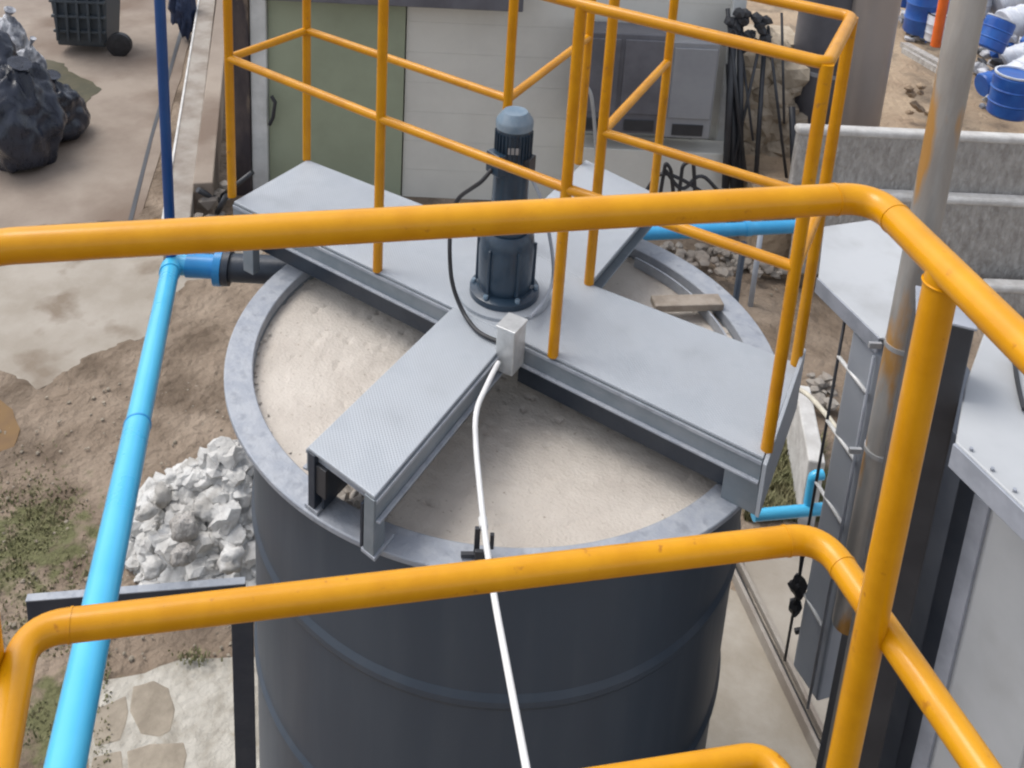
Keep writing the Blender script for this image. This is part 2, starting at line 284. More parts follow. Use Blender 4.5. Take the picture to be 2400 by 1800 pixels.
# uneven soil that laps over the edges of the paving
def soil(name, s0, s1, t0, t1, ns, ntt):
    vs = []; polys = [(q, min(p[0] for p in q) - .2, max(p[0] for p in q) + .2, min(p[1] for p in q) - .2, max(p[1] for p in q) + .2) for q in SLABS]
    for i in range(ns + 1):
        for j in range(ntt + 1):
            p = S(s0 + (s1 - s0) * i / ns, t0 + (t1 - t0) * j / ntt, 0); x, y = p.x, p.y; dmin = 9.0; ins = False
            for q, xa, xb, ya, yb in polys:
                if x < xa or x > xb or y < ya or y > yb: continue
                c = False; n = len(q); d2 = 9.0
                for k in range(n):
                    ax, ay = q[k]; bx_, by_ = q[(k + 1) % n]
                    if (ay > y) != (by_ > y) and x < (bx_ - ax) * (y - ay) / (by_ - ay) + ax: c = not c
                    ex, ey = bx_ - ax, by_ - ay; L2 = ex * ex + ey * ey + 1e-9; h = max(0, min(1, ((x - ax) * ex + (y - ay) * ey) / L2)); d2 = min(d2, (x - ax - ex * h) ** 2 + (y - ay - ey * h) ** 2)
                if c: ins = True; dmin = min(dmin, d2 ** .5) if dmin < 9 and ins else d2 ** .5
            Q = Vector((x, y, 0)); h = .016 + .030 * noise.noise(Q * 1.3) + .018 * noise.noise(Q * 4.1) + .010 * noise.noise(Q * 11) + .006 * noise.noise(Q * 27)
            e = 1 - min(1, max(0, min(i, ns - i, j, ntt - j) / 6)); h = h * (1 - e) - .02 * e
            if ins: h = min(h, .022) - min(.12, dmin * .35)
            vs.append(Vector((x, y, GZ + h)))
    m = ntt + 1; fs = [(i * m + j, (i + 1) * m + j, (i + 1) * m + j + 1, i * m + j + 1) for i in range(ns) for j in range(ntt)]
    o = MB().add(vs, fs, True).build(name, M['dirt']); tag(o, kind='structure')
# rusty mud and moss stain
sheet('mud', [(-120, 960), (-20, 930), (25, 960), (42, 1005), (25, 1050), (-40, 1075), (-150, 1060)], GZ + 0.022, M['wet'], 0.05, 9, th=0.02)
sheet('damp_path', [(95, 130), (160, 165), (240, 205), (215, 235), (180, 262), (120, 250), (60, 200)], GZ + 0.015, M['moss'], 0.10, 11, th=0.003)
soil('soil', -4.6, -.4, 2.6, 8.6, 230, 300); soil('soil', 1.0, 3.2, 4.2, 7.6, 110, 160)
# raised ground behind the retaining walls on the right
rg = [S(2.6, 7.89, 0), S(12, 7.89, 0), S(60, 60, 0), S(2.6, 60, 0)]
o = MB().prism([(p.x, p.y) for p in rg], GZ - 0.1, -1.96).build('raised_ground', M['tan']); tag(o, kind='structure')
# drain channel, two cast kerbs with a slot between
for k, (pa, pb) in enumerate([((1745, 1385), (1968, 1850)), ]):
    a = px(*pa, GZ + 0.03); b = px(*pb, GZ + 0.03); d = (b - a).normalized(); n_ = Vector((-d.y, d.x, 0)); a = a - d * 1.2; b = b + d * 1.0
    ch = empty('drain_channel', a, 'narrow cast drain channel running along the pale slab edge beside the dark tank', 'drain')
    MB().bar(a + n_ * 0.030 + UP * 0.02, b + n_ * 0.030 + UP * 0.02, 0.022, 0.08).build('channel_edge', M['kerb'], ch, 0.003)
    MB().bar(a - n_ * 0.030 + UP * 0.02, b - n_ * 0.030 + UP * 0.02, 0.022, 0.08).build('channel_edge', M['kerb'], ch, 0.003)
    MB().bar(a - UP * 0.012, b - UP * 0.012, 0.037, 0.03).build('channel_bed', M['machine_dark'], ch)

# ---------------------------------------------------------------- building: cream wall, green panel
TB = 8.95
bl = empty('building', S(0, TB, GZ), 'cream clad building behind the tank with a sage green end panel', 'building')
def fbox(u0, u1, v0, v1, t, depth, ):   # upright box whose front face fills the photo box at distance t
    s0 = st(pf(u0, (v0 + v1) / 2, t))[0]; s1 = st(pf(u1, (v0 + v1) / 2, t))[0]
    z1 = pf((u0 + u1) / 2, v0, t).z; z0 = pf((u0 + u1) / 2, v1, t).z
    return s0, s1, t, t + depth, z0, z1
sg0 = st(pf(632, 250, TB))[0]; sg1 = st(pf(945, 250, TB))[0]; sc1 = st(pf(1690, 250, TB))[0]
wallmb = MB()
zz = GZ; k = 0
while zz < 1.6:                        # lapped boards
    z2 = zz + 0.30; wallmb.sbox(sg1 + .012, sc1, TB, TB + 0.25, zz + 0.003, z2 - 0.002); wallmb.sbox(sg1 + .014, sc1 - .002, TB + 0.004, TB + 0.24, z2 - 0.003, z2 + 0.006); zz = z2
wallmb.build('wall', M['cream'], bl)
gp = MB()
gp.sbox(sg0, sg1, TB - 0.03, TB + 0.22, GZ, 1.6)
gp.build('green_panel', M['green'], bl)
MB().sbox(sg0 - 0.155, sg0 - 0.005, TB - 0.09, TB + 0.22, GZ, 1.6).build('door_frame', M['white'], bl, 0.01)
MB().sbox(sg1 + 0.02, sg1 + 1.33, TB - 0.30, TB - 0.004, 0.0, 0.14).build('canopy', M['green'], bl, 0.01) if False else None
e0 = pf(1000, 6, TB - 0.15).z
MB().sbox(sg0, sg1 + 1.05, TB - 0.30, TB - 0.034, e0, e0 + 0.3).build('roof_edge', M['cab_dark'], bl, 0.01)
hd = MB().tube([pf(636, 225, TB - .12), pf(645, 240, TB - .13), pf(640, 275, TB - .13), pf(632, 292, TB - .1)], 0.018, 8).build('door_handle', M['machine_dark'], bl)
MB().sbox(sc1 - 0.02, sc1 + 0.10, TB - 0.06, TB + 0.2, GZ, 1.6).build('corner_post', M['white'], bl, 0.01)
# plinth strip at the wall foot
MB().sbox(st(pf(1340, 330, TB))[0], sc1 + .1, TB - 0.35, TB - 0.064, GZ, pf(1500, 352, TB - .35).z).build('plinth', M['cream'], bl, 0.01)

# cabinets against the cream wall
def cabinet(u0, u1, v0, v1, m, label, t, slots, nd):
    s0, s1, t0, t1, z0, z1 = fbox(u0, u1, v0, v1, t, 0.3)
    r = empty('cabinet', S((s0 + s1) / 2, t0 + .15, z0), label, 'cabinet')
    MB().sbox(s0, s1, t0, t1, z0 + 0.0, z1).build('cabinet_body', m, r, 0.012)
    W = (s1 - s0) / nd
    for i in range(nd):
        MB().sbox(s0 + W * i + 0.02, s0 + W * (i + 1) - 0.02, t0 - 0.018, t0 - 0.001, z0 + 0.20, z1 - 0.05).build('door', m, r, 0.006)
        MB().sbox(s0 + W * i + 0.07, s0 + W * (i + 1) - 0.07, t0 - 0.012, t0 - 0.001, z0 + 0.03, z0 + 0.14).build('vent_slot', M['machine_dark'], r, 0.004)
    return r
cabinet(1345, 1560, 78, 312, M['cab_dark'], 'dark grey two door cabinet against the cream wall', TB - 0.42, 2, 2)
cabinet(1566, 1676, 100, 325, M['cab_mid'], 'pale grey cabinet at the right end of the cream wall', TB - 0.42, 1, 1)
hz = TB - 0.75
o = MB().tube(fillet([pf(1352, 168, hz), pf(1362, 185, hz), pf(1385, 215, hz), pf(1392, 270, hz), pf(1396, 330, hz), pf(1405, 470, hz - .05)], 0.15, 5), 0.016, 10).build('hose', M['galv']); tag(o, 'pale hose hanging in front of the dark grey cabinet', 'hose')

# dark pillar and low walls, left of the green panel
s0 = st(pf(538, 200, TB - .2))[0]; s1 = st(pf(596, 200, TB - .2))[0]
pl = MB()
sP0 = st(pf(545, 380, TB - .1))[0]
pl.sbox(sP0 - 0.05, sg0 - 0.16, TB - 0.12, TB + 0.2, GZ, 1.6)
o = pl.build('board_panel', M['pillar'], None, 0.01); tag(o, 'dark weathered upright board between the low walls and the white door frame', 'board')
def lowwall(pa, pb, z, th, label, m, name='low_wall', cap=None):
    a = px(*pa, z); b = px(*pb, z); d = (b - a).normalized(); n_ = Vector((-d.y, d.x, 0)) * -1
    b = b + d * 6
    mid = (a + b) / 2 + n_ * th / 2
    r = empty(name, Vector((a.x, a.y, GZ)), label, 'wall')
    MB().box(Vector((mid.x, mid.y, (z + GZ) / 2)), (b - a) / 2, n_ * th / 2, UP * ((z - GZ) / 2)).build('wall_body', m, r, 0.012)
    if cap: MB().box(Vector((mid.x, mid.y, z + 0.018)), (b - a) / 2, n_ * (th / 2 + 0.012), UP * 0.016).build('wall_cap', cap, r, 0.008)
    return r
r_ = lowwall((378, 520), (464, 0), GZ + 0.42, 0.23, 'low broad grey brown concrete wall with a pale edge running along the yard', M['kerb'])
a_ = px(378, 520, GZ + .42); b_ = px(464, 0, GZ + .42); d_ = (b_ - a_).normalized(); n__ = Vector((d_.y, -d_.x, 0)); b_ += d_ * 6
MB().box((a_ + b_) / 2 + n__ * .010 + UP * .005, (b_ - a_) / 2, n__ * .011, UP * .008).build('pale_edge', M['wallcap'], r_, .003)
lowwall((452, 430), (497, 80), GZ + 0.50, 0.17, 'narrower stained wall top between the yard wall and the dark board', M['conc'])
o = MB().prism([px(298, 520, GZ + .03)[:2], px(350, 320, GZ + .03)[:2], px(440, 0, GZ + .03)[:2], px(449, 0, GZ + .03)[:2], px(358, 320, GZ + .03)[:2], px(309, 520, GZ + .03)[:2]], GZ - .01, GZ + 0.016).build('gutter_path', M['machine_dark']); tag(o, kind='structure')
# small clutter of pipes and debris at the wall end
cl = empty('debris_heap', px(470, 500, GZ), 'small dark heap of pipe ends and stones where the low walls meet the tank', 'debris')
mb = MB()
for i in range(26):
    p = px(random.uniform(425, 530), random.uniform(430, 520), GZ + random.uniform(0, .35)); r_ = random.uniform(.04, .12); blob(mb, p, r_, r_, r_ * .8, i, 1)
mb.build('stones', M['kerb'], cl)
mb = MB()
for i in range(5):
    p = px(random.uniform(470, 540), random.uniform(460, 500), GZ + .25); mb.tube([p, p + Vector((random.uniform(-.3, .3), random.uniform(-.3, .3), random.uniform(.05, .3)))], .025, 8)
mb.build('pipe_ends', M['machine_dark'], cl)

# ---------------------------------------------------------------- retaining walls on the right
def retaining(t, u0, vtop, vfoot, th, label, slab):
    s0 = st(pf(u0, vtop, t))[0]; zt = pf(2150, vtop, t).z; zf = pf(2150, vfoot, t).z
    r = empty('retaining_wall', S(s0 + 2.5, t, zf), label, 'wall')
    MB().sbox(s0, s0 + 7, t, t + th, zf, zt).build('wall_body', M['wallc'], r, 0.02)
    MB().sbox(s0 - .02, s0 + 7.02, t - 0.012, t + th + 0.0 - .002, zt - 0.045, zt + 0.03).build('wall_cap', M['wallcap'], r, 0.032, 5)
    return r
retaining(7.78, 1872, 318, 470, 0.10, 'upper rough concrete retaining wall below the blue drums', 1)
retaining(7.66, 1880, 466, 655, 0.115, 'lower rough concrete retaining wall behind the galvanised pole', 1)
retaining(7.42, 2320, 668, 760, 0.12, 'lowest concrete step wall at the right edge of the frame', 1)

# ---------------------------------------------------------------- beige cylinder and dark vessel
c = pf(2030, 140, 9.0); s_, t_ = st(c)
r = empty('storage_cylinder', S(s_, 9.0, -1.98), 'tall beige cylinder standing behind the upper retaining wall', 'tank')
MB().lathe(S(s_, 9.0, 0), [(0.0, -1.98), (.215, -1.98), (.215, 1.3), (0, 1.3)], 40).build('cylinder_shell', M['beige'], r)
MB().lathe(S(s_, 9.0, 0), [(.215, -1.9), (.225, -1.9), (.225, -1.87), (.215, -1.87)], 40).build('base_ring', M['beige'], r)
c = pf(1930, 270, 9.2); s_, t_ = st(c)
r = empty('vessel', S(s_ - .03, 9.3, -1.98), 'dark grey rounded vessel left of the beige cylinder', 'tank')
MB().lathe(S(s_ - .03, 9.3, 0), [(0.0, -1.95), (.2, -1.95), (.29, -1.86), (.31, -1.7), (.31, 1.3), (0, 1.3)], 40).build('vessel_shell', M['dtank'], r)
MB().lathe(S(s_ - .03, 9.3, 0), [(.31, -1.2), (.318, -1.2), (.318, -1.16), (.31, -1.16)], 40).build('band', M['cab_mid'], r)

# rocks behind the poles
rk = MB()
for i in range(330):
    v = random.uniform(95, 480); t = 8.95 + (480 - v) * .0008; u = random.uniform(1715, 1850 + (v > 300) * 15); p = pf(u, v, t); k = random.choice((.05, .09, .15)) * random.uniform(.8, 1.3); blob(rk, p, k, k, k * .9, i, 2, .45)
# a bank under the rocks
a0 = pf(1700, 470, 8.9); 
rk.sbox(st(pf(1697, 300, 9.2))[0], st(pf(1870, 300, 9.2))[0], 9.35, 9.9, GZ, -1.0)
o = rk.build('rock_heap', M['beigerock']); tag(o, 'beige broken rock heaped behind the dark leaning poles', 'rubble', kind='stuff')
poles = [((1720, 40), (1700, 440), .035), ((1735, 60), (1735, 440), .03), ((1712, 150), (1722, 445), .045), ((1790, 60), (1716, 400), .014), ((1790, 130), (1770, 440), .022), ((1740, 130), (1765, 330), .012),
         ((1705, 20), (1745, 400), .02), ((1856, 250), (1862, 440), .03), ((1832, 30), (1838, 290), .012), ((1800, 60), (1845, 430), .014)]
desc = ['thick leftmost', 'second thick', 'thickest front', 'thin steeply slanting', 'straight middle', 'thin short crossing', 'slim back', 'stout right', 'thin upright pale-side', 'long slim right-leaning']
for (a, b, r_), dsc in zip(poles, desc):
    o = MB().tube([pf(*b, 8.45), pf(*a, 8.75)], r_, 10).build('leaning_pole', M['machine_dark']); tag(o, dsc + ' dark pole leaning in the bundle right of the cream building', 'pole', 'dark poles leaning beside the building')
mb = MB()
for i in range(22):
    p = pf(random.uniform(1700, 1800), random.uniform(30, 110), 8.7); blob(mb, p, .06, .05, .05, i, 1, .5)
o = mb.build('cloth_bundle', M['machine_dark']); tag(o, 'black tangled bundle hung over the tops of the leaning poles', 'bundle')

# ---------------------------------------------------------------- drums and clutter far right
def drum(u, v, t, r_, h, m, label, lying=False, tilt=None):
    p = pf(u, v, t); s_, _ = st(p); base = Vector((p.x, p.y, p.z))
    e = empty('drum', base, label, 'drum', 'blue and white drums piled on the raised ground')
    ax = (RT * math.cos(tilt) + UP * math.sin(tilt) + FW * .2).normalized() if tilt is not None else UP
    prof = [(0, 0), (r_ * .9, 0), (r_, h * .05), (r_, h * .30), (r_ * 1.05, h * .33), (r_, h * .36), (r_, h * .63), (r_ * 1.05, h * .66), (r_, h * .69), (r_, h * .95), (r_ * .92, h), (0, h)]
    MB().lathe(base, prof, 24, ax).build('drum_body', m, e)
    MB().lathe(base, [(r_ * .92, h * 1.0), (r_ * .98, h * 1.0), (r_ * .98, h * 1.04), (r_ * .88, h * 1.04), (r_ * .88, h)], 24, ax).build('drum_ring', M['machine_dark'] if m is M['drumw'] else M['drumw'], e)
drum(2360, 268, 9.2, .19, .42, M['drum'], 'bright blue upright drum nearest the retaining wall at the right edge')
drum(2150, 75, 11.5, .17, .55, M['drum'], 'blue drum beside the orange post, above the rails')
drum(2190, 95, 11.3, .12, .32, M['drumw'], 'small white drum behind the orange post')
drum(2315, 115, 10.8, .16, .36, M['drum'], 'blue drum just right of the galvanised pole', tilt=1.2)
drum(2375, 190, 10.2, .18, .40, M['drumw'], 'white drum lying at the right edge behind the blue drum', tilt=.5)
drum(2350, 60, 12, .20, .45, M['drumw'], 'white drum lying high in the pile near the right edge', tilt=.2)
drum(2420, 120, 11.2, .18, .40, M['drum'], 'blue drum cut by the right edge of the frame', tilt=.9)
drum(2440, 270, 9.4, .18, .4, M['drum'], 'blue drum half out of frame behind the nearest blue drum')
drum(2120, 10, 13, .2, .5, M['drum'], 'blue drum at the top of the frame beside the beige cylinder')
drum(2330, 10, 13, .2, .5, M['drumw'], 'white drum at the very top of the pile', tilt=.4)
drum(2400, 5, 13.2, .2, .5, M['drum'], 'blue drum at the upper right corner', tilt=.7)
drum(2285, 30, 13.1, .18, .45, M['drumw'], 'white upright drum left of the pile beside the pole')
def post(u0, v0, u1, v1, t, r_, m, name, label, cat):
    o = MB().tube([pf(u1, v1, t), pf(u0, v0, t)], r_, 12).build(name, m); tag(o, label, cat); return o
post(2216, -20, 2192, 108, 11.0, .055, M['orange'], 'marker_post', 'orange post among the drums left of the galvanised pole', 'post')
# timber / rails lying behind
for i, (a, b, w_) in enumerate([((2120, 105), (2230, 165), .10), ((2118, 118), (2225, 180), .05)]):
    o = MB().bar(pf(*a, 11.2 - i * .3), pf(*b, 9.9 - i * .3), w_, .06).build('timber', M['wallc']); tag(o, ['wide', 'narrow lower'][i] + ' grey timber lying on the tan ground by the beige cylinder', 'timber', 'grey timbers on the tan ground')
RG = -1.96
for nm, m_, n_, kk, lb, ext in (('scrap_heap', 'sack', 240, (.04, .12), 'jumble of grey white scrap plastic among the drums', 0), ('dark_scrap', 'machine_dark', 110, (.03, .09), 'dark scrap pieces lying between the white drums', 0), ('blue_scrap', 'drum', 60, (.04, .10), 'broken blue plastic pieces scattered in the scrap heap', 0)):
    mb = MB()
    for i in range(n_):
        u = random.uniform(2295, 2500); v = random.uniform(-60, 255)
        if i % 4 == 0: u = random.uniform(2125, 2215); v = random.uniform(-60, 95)
        p = px(u, v, RG + random.random() ** 2 * .35); k = random.uniform(*kk)
        if i % 3: blob(mb, p, k, k * random.uniform(.5, 1.2), k * .7, i, 1, .6)
        else: a_ = random.uniform(0, 3); mb.box(p, Vector((math.cos(a_), math.sin(a_), random.uniform(-.4, .4))) * k, Vector((-math.sin(a_), math.cos(a_), .2)) * k * .5, UP * k * .25)
    o = mb.build(nm, M[m_]); tag(o, lb, 'scrap', kind='stuff')
drum(2345, 150, 11.0, .15, .40, M['drumw'], 'white drum tipped over beside the middle of the scrap heap', tilt=.3)
drum(2300, 200, 10.2, .13, .34, M['drum'], 'small blue drum lying close to the galvanised pole', tilt=.15)
drum(2178, 60, 12.2, .15, .45, M['drum'], 'blue drum just left of the orange post', tilt=1.3)
mb = MB()
for i in range(8):
    p = pf(random.uniform(2120, 2190), random.uniform(200, 270), 9.8); k = random.uniform(.03, .07); blob(mb, p, k, k, k * .6, i, 1, .5)
o = mb.build('earth_clods', M['tan']); tag(o, 'tan earth clods heaped beside the beige cylinder', 'earth', kind='stuff')

# ---------------------------------------------------------------- garbage bags, bin, sacks (upper left)
def bag(cu, cv, lift, rx, ry, rz, seed, label, m='bag', name='garbage_bag', cat='bag'):
    p = px(cu, cv, GZ + lift)
    mb = MB(); blob(mb, (p.x, p.y, p.z), rx, ry, rz, seed, 5, .30, 1.1, True)
    for k_, q_ in enumerate(mb.v):       # creases that gather towards the tied neck, and small crumples
        d_ = q_ - p; up_ = max(0, d_.z / rz); an = math.atan2(d_.y, d_.x)
        f_ = 1 - .13 * up_ * abs(math.sin(an * 5 + seed + 1.5 * noise.noise(d_ * 6))) - .09 * abs(noise.noise(d_ * 5 + Vector((seed, 0, 0)))) - .05 * abs(noise.noise(d_ * 12 + Vector((0, seed, 0)))) + .06
        mb.v[k_] = Vector((p.x + d_.x * f_, p.y + d_.y * f_, p.z + d_.z * (1 if d_.z < 0 else f_)))
    e = empty(name, (p.x, p.y, GZ), label, cat)
    o = mb.build('bag_body', M[m], e, sharp=120); 
    for f in o.data.polygons: f.use_smooth = True
    top = Vector((p.x, p.y, p.z + rz * .9))
    t = MB(); t.tube([top - UP * .08, top, top + Vector((.02, .02, .06)), top + Vector((.05, .03, .13))], [rx * .35, rx * .16, rx * .12, rx * .28], 10).build('knot', M[m], e)
    return e
bag(45, 285, .42, .42, .40, .55, 2, 'big upright black plastic garbage bag at the left edge of the yard')
bag(118, 265, .28, .30, .34, .34, 5, 'slumped black garbage bag leaning right of the big one')
bag(-60, 200, .5, .40, .4, .6, 8, 'black garbage bag at the frame edge behind the big one')
bag(20, 110, .35, .25, .25, .38, 11, 'crumpled grey and white sack above the black bags', 'sack', 'sack', 'sack')
bag(72, 165, .45, .13, .16, .28, 12, 'small pale crumpled sack lying across the slumped bag', 'sack', 'sack', 'sack')
# wheeled bin
b0 = px(190, 130, GZ); sb, tb = st(b0)
r = empty('wheeled_bin', b0, 'dark plastic wheeled bin with ribbed sides standing in the yard', 'bin')
W = (st(px(262, 110, GZ))[0] - st(px(126, 110, GZ))[0]) / 2; H = 1.25
body = MB(); q = []
for z, k in ((0.10, .86), (H, 1.08)):
    for a, b in ((-1, -1), (1, -1), (1, 1), (-1, 1)): q.append(S(sb + a * W * k, tb + .30 + b * .30 * k, GZ + z))
body.add(q, [(3, 2, 1, 0), (4, 5, 6, 7), (0, 1, 5, 4), (1, 2, 6, 5), (2, 3, 7, 6), (3, 0, 4, 7)])
body.build('bin_body', M['bin'], r, 0.03)
rib = MB()
for i in range(5):
    z = GZ + .30 + i * .2; rib.sbox(sb - W * (.9 + .03 * i), sb + W * (.9 + .03 * i), tb - .018 - .012 * i, tb + .03, z, z + .035)
for i in range(5):
    x = sb + W * (-.75 + i * .375); rib.box(S(x, tb - .02, GZ + .62), RT * .016, FW * .02, UP * .42)
rib.build('ribs', M['bin'], r, 0.006)
MB().sbox(sb - W * 1.12, sb + W * 1.12, tb - .06, tb + .68, GZ + H, GZ + H + .07).build('lid', M['bin'], r, 0.02)
for t0, nm in ((tb + .04, 0),):
    cw = S(sb + W + .12, t0, GZ + .155)
    w_ = MB().lathe(cw, [(0, -.05), (.10, -.05), (.155, -.035), (.155, .035), (.10, .05), (0, .05)], 24, FW).build('wheel', M['black'], r)
    MB().lathe(cw, [(0, -.062), (.05, -.06), (.05, .06), (0, .062)], 16, FW).build('hub', M['cab_dark'], w_) if False else None
MB().bar(S(sb + W * .8, tb + .04, GZ + .155), S(sb + W + .12, tb + .04, GZ + .155), .03, .03).build('axle', M['machine_dark'], r)
# dark things at the far end of the yard
MB_ = MB().sbox(-6.5, -4.9, 15.2, 15.8, GZ, GZ + .5); o = MB_.build('kerb_block', M['kerb'], None, .03); tag(o, 'long dark kerb block across the top of the yard behind the bin', 'kerb')
r = empty('hanging_tarpaulin', px(425, 60, GZ), 'dark blue crumpled tarpaulin hung by the blue riser pipe at the top', 'tarpaulin')
mb = MB(); blob(mb, px(438, 20, GZ + .45), .10, .12, .42, 21, 3, .5, 2.4); blob(mb, px(418, 0, GZ + .5), .12, .12, .34, 22, 3, .5, 2.4); mb.build('cloth', M['bag_blue'], r)

# ---------------------------------------------------------------- rubble pile left of the tank
pc = px(455, 1275, GZ)
r = empty('rubble_pile', pc, 'heap of pale broken concrete and lime rubble left of the dark tank', 'rubble')
heap = MB(); Nn = 70; vs = []; fs = []
for i in range(Nn):
    for j in range(Nn):
        x = (i / (Nn - 1) - .5) * 2; y = (j / (Nn - 1) - .5) * 2
        d = math.sqrt(x * x + y * y); h = max(0, 1 - d ** 1.3) * .52 * (1 + .35 * noise.noise(Vector((x * 2.3, y * 2.3, 3)))) + (.10 * noise.noise(Vector((x * 7, y * 7, 1))) + .06 * noise.noise(Vector((x * 16, y * 16, 1)))) * max(0, 1 - d) ** .5
        p = pc + RT * (x * .56 + .12) + FW * (y * .52 + .10); vs.append(Vector((p.x, p.y, GZ - .02 + h)))
fs = [(i * Nn + j, (i + 1) * Nn + j, (i + 1) * Nn + j + 1, i * Nn + j + 1) for i in range(Nn - 1) for j in range(Nn - 1)]
heap.add(vs, fs, True); heap.build('heap', M['rock'], r, sharp=180)
ch = MB()
for i in range(520):
    a = random.uniform(0, 6.28); d = random.random() ** .6
    x = math.cos(a) * d; y = math.sin(a) * d; h = max(0, 1 - d ** 1.3) * .50 * (1 + .35 * noise.noise(Vector((x * 2.3, y * 2.3, 3))))
    p = pc + RT * (x * .56 + .12) + FW * (y * .52 + .10); k = random.choice((.012, .022, .034, .050, .065)) * random.uniform(.7, 1.3)
    blob(ch, (p.x, p.y, GZ + h), k, k * random.uniform(.7, 1.2), k * .8, i, 2, .62, 1.15, True)
o = ch.build('loose_chunks', M['rock'], r, sharp=32); o['kind'] = 'stuff'
big = [(480, 1195, .065), (430, 1235, .07), (428, 1300, .06), (530, 1160, .07), (380, 1160, .06), (475, 1125, .08), (345, 1200, .05), (540, 1310, .07), (360, 1330, .055), (410, 1120, .05)]
for i, (u, v, k) in enumerate(big):
    p = px(u, v, GZ + .36); mb = MB(); blob(mb, (p.x, p.y, p.z), k, k, k * .85, i + 3, 3, .5, 1.2, True); mb.build('boulder', M['rock'] if i not in (1, 2) else M['wallc'], r, sharp=75)

# ---------------------------------------------------------------- paving stones bottom-left
stones = [([(315, 1590), (370, 1578), (405, 1598), (415, 1650), (405, 1700), (375, 1712), (330, 1705), (308, 1650)], 'rounded brown paving stone set in white mortar'),
          ([(222, 1645), (286, 1622), (290, 1660), (276, 1722), (215, 1735), (208, 1690)], 'left brown paving stone beside the blue pipe'),
          ([(290, 1745), (345, 1728), (425, 1728), (432, 1760), (410, 1830), (300, 1840)], 'lowest paving stone at the bottom of the frame'),
          ([(210, 1760), (280, 1748), (285, 1850), (200, 1860)], 'paving stone half behind the blue pipe at the bottom')]
for i, (pp, lb) in enumerate(stones):
    pts = noisy([px(u, v, GZ + .05) for u, v in pp], .028, .03, i + 2)
    o = MB().prism(pts, GZ, GZ + .020).build('paving_stone', M['stone'], None, .008); tag(o, lb, 'paving stone', 'brown stones in white mortar')

# loose stones scattered on the dirt
mb = MB()
for i in range(450):
    u = random.uniform(-60, 560); v = random.uniform(900, 1560)
    if random.random() < .25: u = random.uniform(1500, 1900); v = random.uniform(650, 1100)
    p = px(u, v, GZ); k = random.choice((.004, .006, .009, .013)) * random.uniform(.7, 1.3); blob(mb, (p.x, p.y, GZ + .018 + k * .3), k, k, k * .7, i, 1, .5)
o = mb.build('pebbles', M['stone']); tag(o, 'small pale pebbles scattered on the brown dirt', 'pebbles', kind='stuff')
def grass(name, n, fn, hmin, hmax, label):
    mb = MB()
    for i in range(n):
        p = fn() + UP * .012; h = random.uniform(hmin, hmax); a = random.uniform(0, 6.28); d = Vector((math.cos(a), math.sin(a), 0)); w_ = random.uniform(.004, .008)
        q = Vector((-d.y, d.x, 0)) * w_; l = d * random.uniform(.2, .8) * h
        mb.add([p - q, p + q, p + l * .5 + q * .6 + UP * h * .7, p + l * .5 - q * .6 + UP * h * .7, p + l + UP * h], [(0, 1, 2, 3), (3, 2, 4)], False)
    o = mb.build(name, M['grass']); tag(o, label, 'grass', kind='stuff')
def gl():
    while True:
        u = random.gauss(90, 110); v = random.gauss(1270, 85)
        p = px(u, v, GZ)
        if noise.noise(p * 2.2) > -.15: return p
grass('grass', 2600, gl, .010, .028, 'thin green grass growing on the dirt left of the rubble')
def gl2():
    while True:
        u = random.uniform(-40, 260); v = random.uniform(1400, 1860); p = px(u, v, GZ)
        if noise.noise(p * 3.1 + Vector((5, 5, 5))) > .05: return p
grass('weeds', 900, gl2, .010, .026, 'sparse weeds by the paving stones at lower left')
def gr():
    while True:
        u = random.uniform(1745, 1925); v = random.uniform(1040, 1230); p = px(u, v, GZ)
        if noise.noise(p * 2.7) > -.35: return p
grass('undergrowth', 5200, gr, .04, .11, 'dark green undergrowth between the tank and the ladder')
def gm():
    return px(random.gauss(455, 22), random.gauss(1545, 9), GZ + .03)
grass('weed_tuft', 130, gm, .012, .035, 'green weed tuft at the head of the mortar paving')

# concrete wall stub and debris right of the tank
o = MB().bar(px(1880, 905, GZ + .5) - UP * .25, px(1915, 1085, GZ + .5) - UP * .25, .10, .52).build('wall_stub', M['wallcap'], None, .012); tag(o, 'short pale concrete wall stub between the tank and the ladder', 'wall')
mb = MB()
for i in range(120):
    p = px(random.uniform(1545, 1860), random.uniform(575, 640), GZ + random.uniform(0, .15)); k = random.uniform(.015, .06); blob(mb, p, k, k, k * .7, i, 2, .5, 1.5, True)
for i in range(30):
    p = px(random.uniform(1880, 1960), random.uniform(870, 960), GZ + random.uniform(0, .15)); k = random.uniform(.02, .06); blob(mb, p, k, k, k * .7, i + 50, 1, .5)
o = mb.build('brown_debris', M['kerb']); tag(o, 'brown rocky debris on the ground behind the tank', 'debris', kind='stuff')
for i, pts in enumerate([[(1545, 470), (1560, 380), (1572, 395), (1580, 470)], [(1590, 470), (1600, 385), (1625, 375), (1630, 470)], [(1500, 470), (1545, 400), (1600, 420), (1660, 460)], [(1560, 400), (1600, 455), (1640, 400), (1690, 455)]]):
    o = MB().tube(fillet([pf(u, v, 7.6) for u, v in pts], .15, 5), .016, 8).build('cable_coil', M['black']); tag(o, ['upright looped', 'second upright looped', 'low sagging', 'crossing zigzag'][i] + ' black cable behind the tank below the pale cabinet', 'cable', 'black cables behind the tank')

